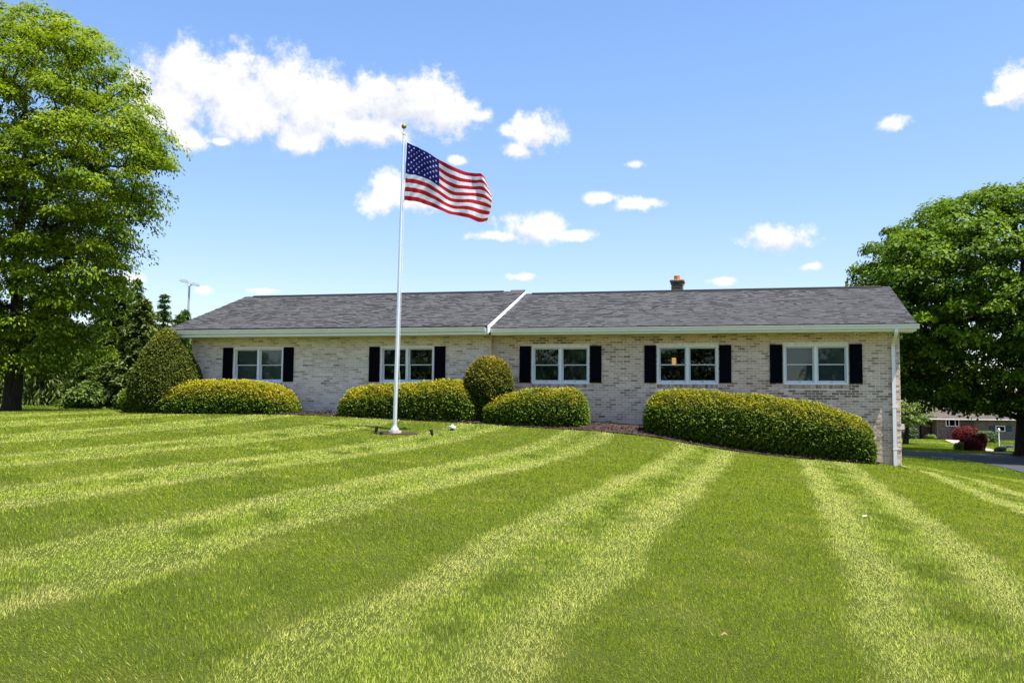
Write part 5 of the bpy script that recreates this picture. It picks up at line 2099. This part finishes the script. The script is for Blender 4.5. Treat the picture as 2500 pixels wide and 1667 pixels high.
wx, wy = -dy * np.cos(tang) - dx * np.sin(tang), dx * np.cos(tang) - dy * np.sin(tang)
B = np.c_[X, Y, Zg - .004]
W3 = np.c_[wx, wy, np.zeros(n)] * wd[:, None] * .5
T3 = np.c_[tx, ty, tz] * hgt[:, None]
VV = np.empty((n, 3, 3))
VV[:, 0] = B - W3
VV[:, 1] = B + W3
VV[:, 2] = B + T3
tint = np.clip(.46 + .13 * patch + .12 * patch2 + rng.normal(0, .36, n), 0, 1)
dry_sheen = np.clip(.10 + .34 * np.clip(vnoise(np.c_[X, Y], 305, 8, .55) - .25, 0, 1) + .26 * edge + .55 * (rng.random(n) < .09) + .35 * stray, 0, .9)  # straw tones, plus the bright sheen of mower tracks painted as paler blades
me = np_mesh('grass', VV.reshape(-1, 3), np.arange(n * 3).reshape(n, 3), 'grass_blade', {'tint': tint, 'gold': dry_sheen})
tag(link('grass', me), 'short mown grass in light and dark mower stripes', 'grass', kind='stuff')

# coarser turf further off: beyond the crest and round the driveway
nf = 130000
Yf = rng.uniform(24, 100, nf) ** 1.0
Xf = np.where(rng.random(nf) < .82, rng.uniform(.36, .62, nf) * Yf, rng.uniform(-.62, -.33, nf) * np.minimum(Yf, 48))
Yf = np.where(Xf < 0, np.minimum(Yf, 28 + rng.random(nf) * 20), Yf)
uf, vf = to_uv(Xf, Yf)
lo_x = np.interp(Yf, [0, 16, 28.5, 38.4, 45.8, 50.6, 52.4, 53.4, 63], [13.5, 14, 16.5, 20.4, 22.9, 24.0, 23.0, 21.0, 17.0])
up_x = np.interp(Yf, [0, 22, 40, 50, 57.5, 59.5, 60, 61, 70], [25, 26, 28.5, 29.4, 29.6, 28.8, 26.5, 24.6, 21])
ok = ~((Xf > lo_x - .1) & (Xf < up_x + .1) & (Yf < 68)) & ~((vf < .1) & (uf < UR + .3) & (uf > UL - .3) & (vf > -9)) & (Yf < 99)
px_ = np.interp(Yf, [61, 72, 86.7, 96, 105], [31.3, 35.2, 40.7, 44.0, 47.4])
ok &= ~((np.abs(Xf - px_) < .8) & (Yf > 60))
Xf, Yf = Xf[ok], Yf[ok]
nf = len(Xf)
Zf = gz(Xf, Yf)
sc_ = np.clip(Yf / 26., 1, 4)
pf = vnoise(np.c_[Xf, Yf], 311, 8, .12)
leanf = np.sin((stripe(np.minimum(Xf, 16), np.minimum(Yf, 34)) + Xf * .15) * PI) * .5 + .3 * pf
tl = np.radians(36 * leanf) + rng.normal(0, .3, nf)
Tf = np.c_[np.sin(tl) * .27, np.sin(tl) * .96, np.cos(tl)] * (rng.uniform(.04, .07, nf) * sc_ ** .5)[:, None]
Wf = np.c_[np.ones(nf), rng.normal(0, .4, nf), np.zeros(nf)] * (rng.uniform(.012, .022, nf) * sc_ ** 1.1)[:, None] * .5
Bf = np.c_[Xf, Yf, Zf - .005]
VVf = np.stack([Bf - Wf, Bf + Wf, Bf + Tf], 1).reshape(-1, 3)
mef = np_mesh('distant_grass', VVf, np.arange(nf * 3).reshape(nf, 3), 'grass_blade', {'tint': np.clip(.36 + .2 * pf + rng.normal(0, .22, nf), 0, 1), 'gold': np.clip(.08 + .5 * (rng.random(nf) < .06), 0, 1)})
tag(link('distant_grass', mef), 'mown grass beyond the crest and around the driveway', 'grass', kind='stuff')
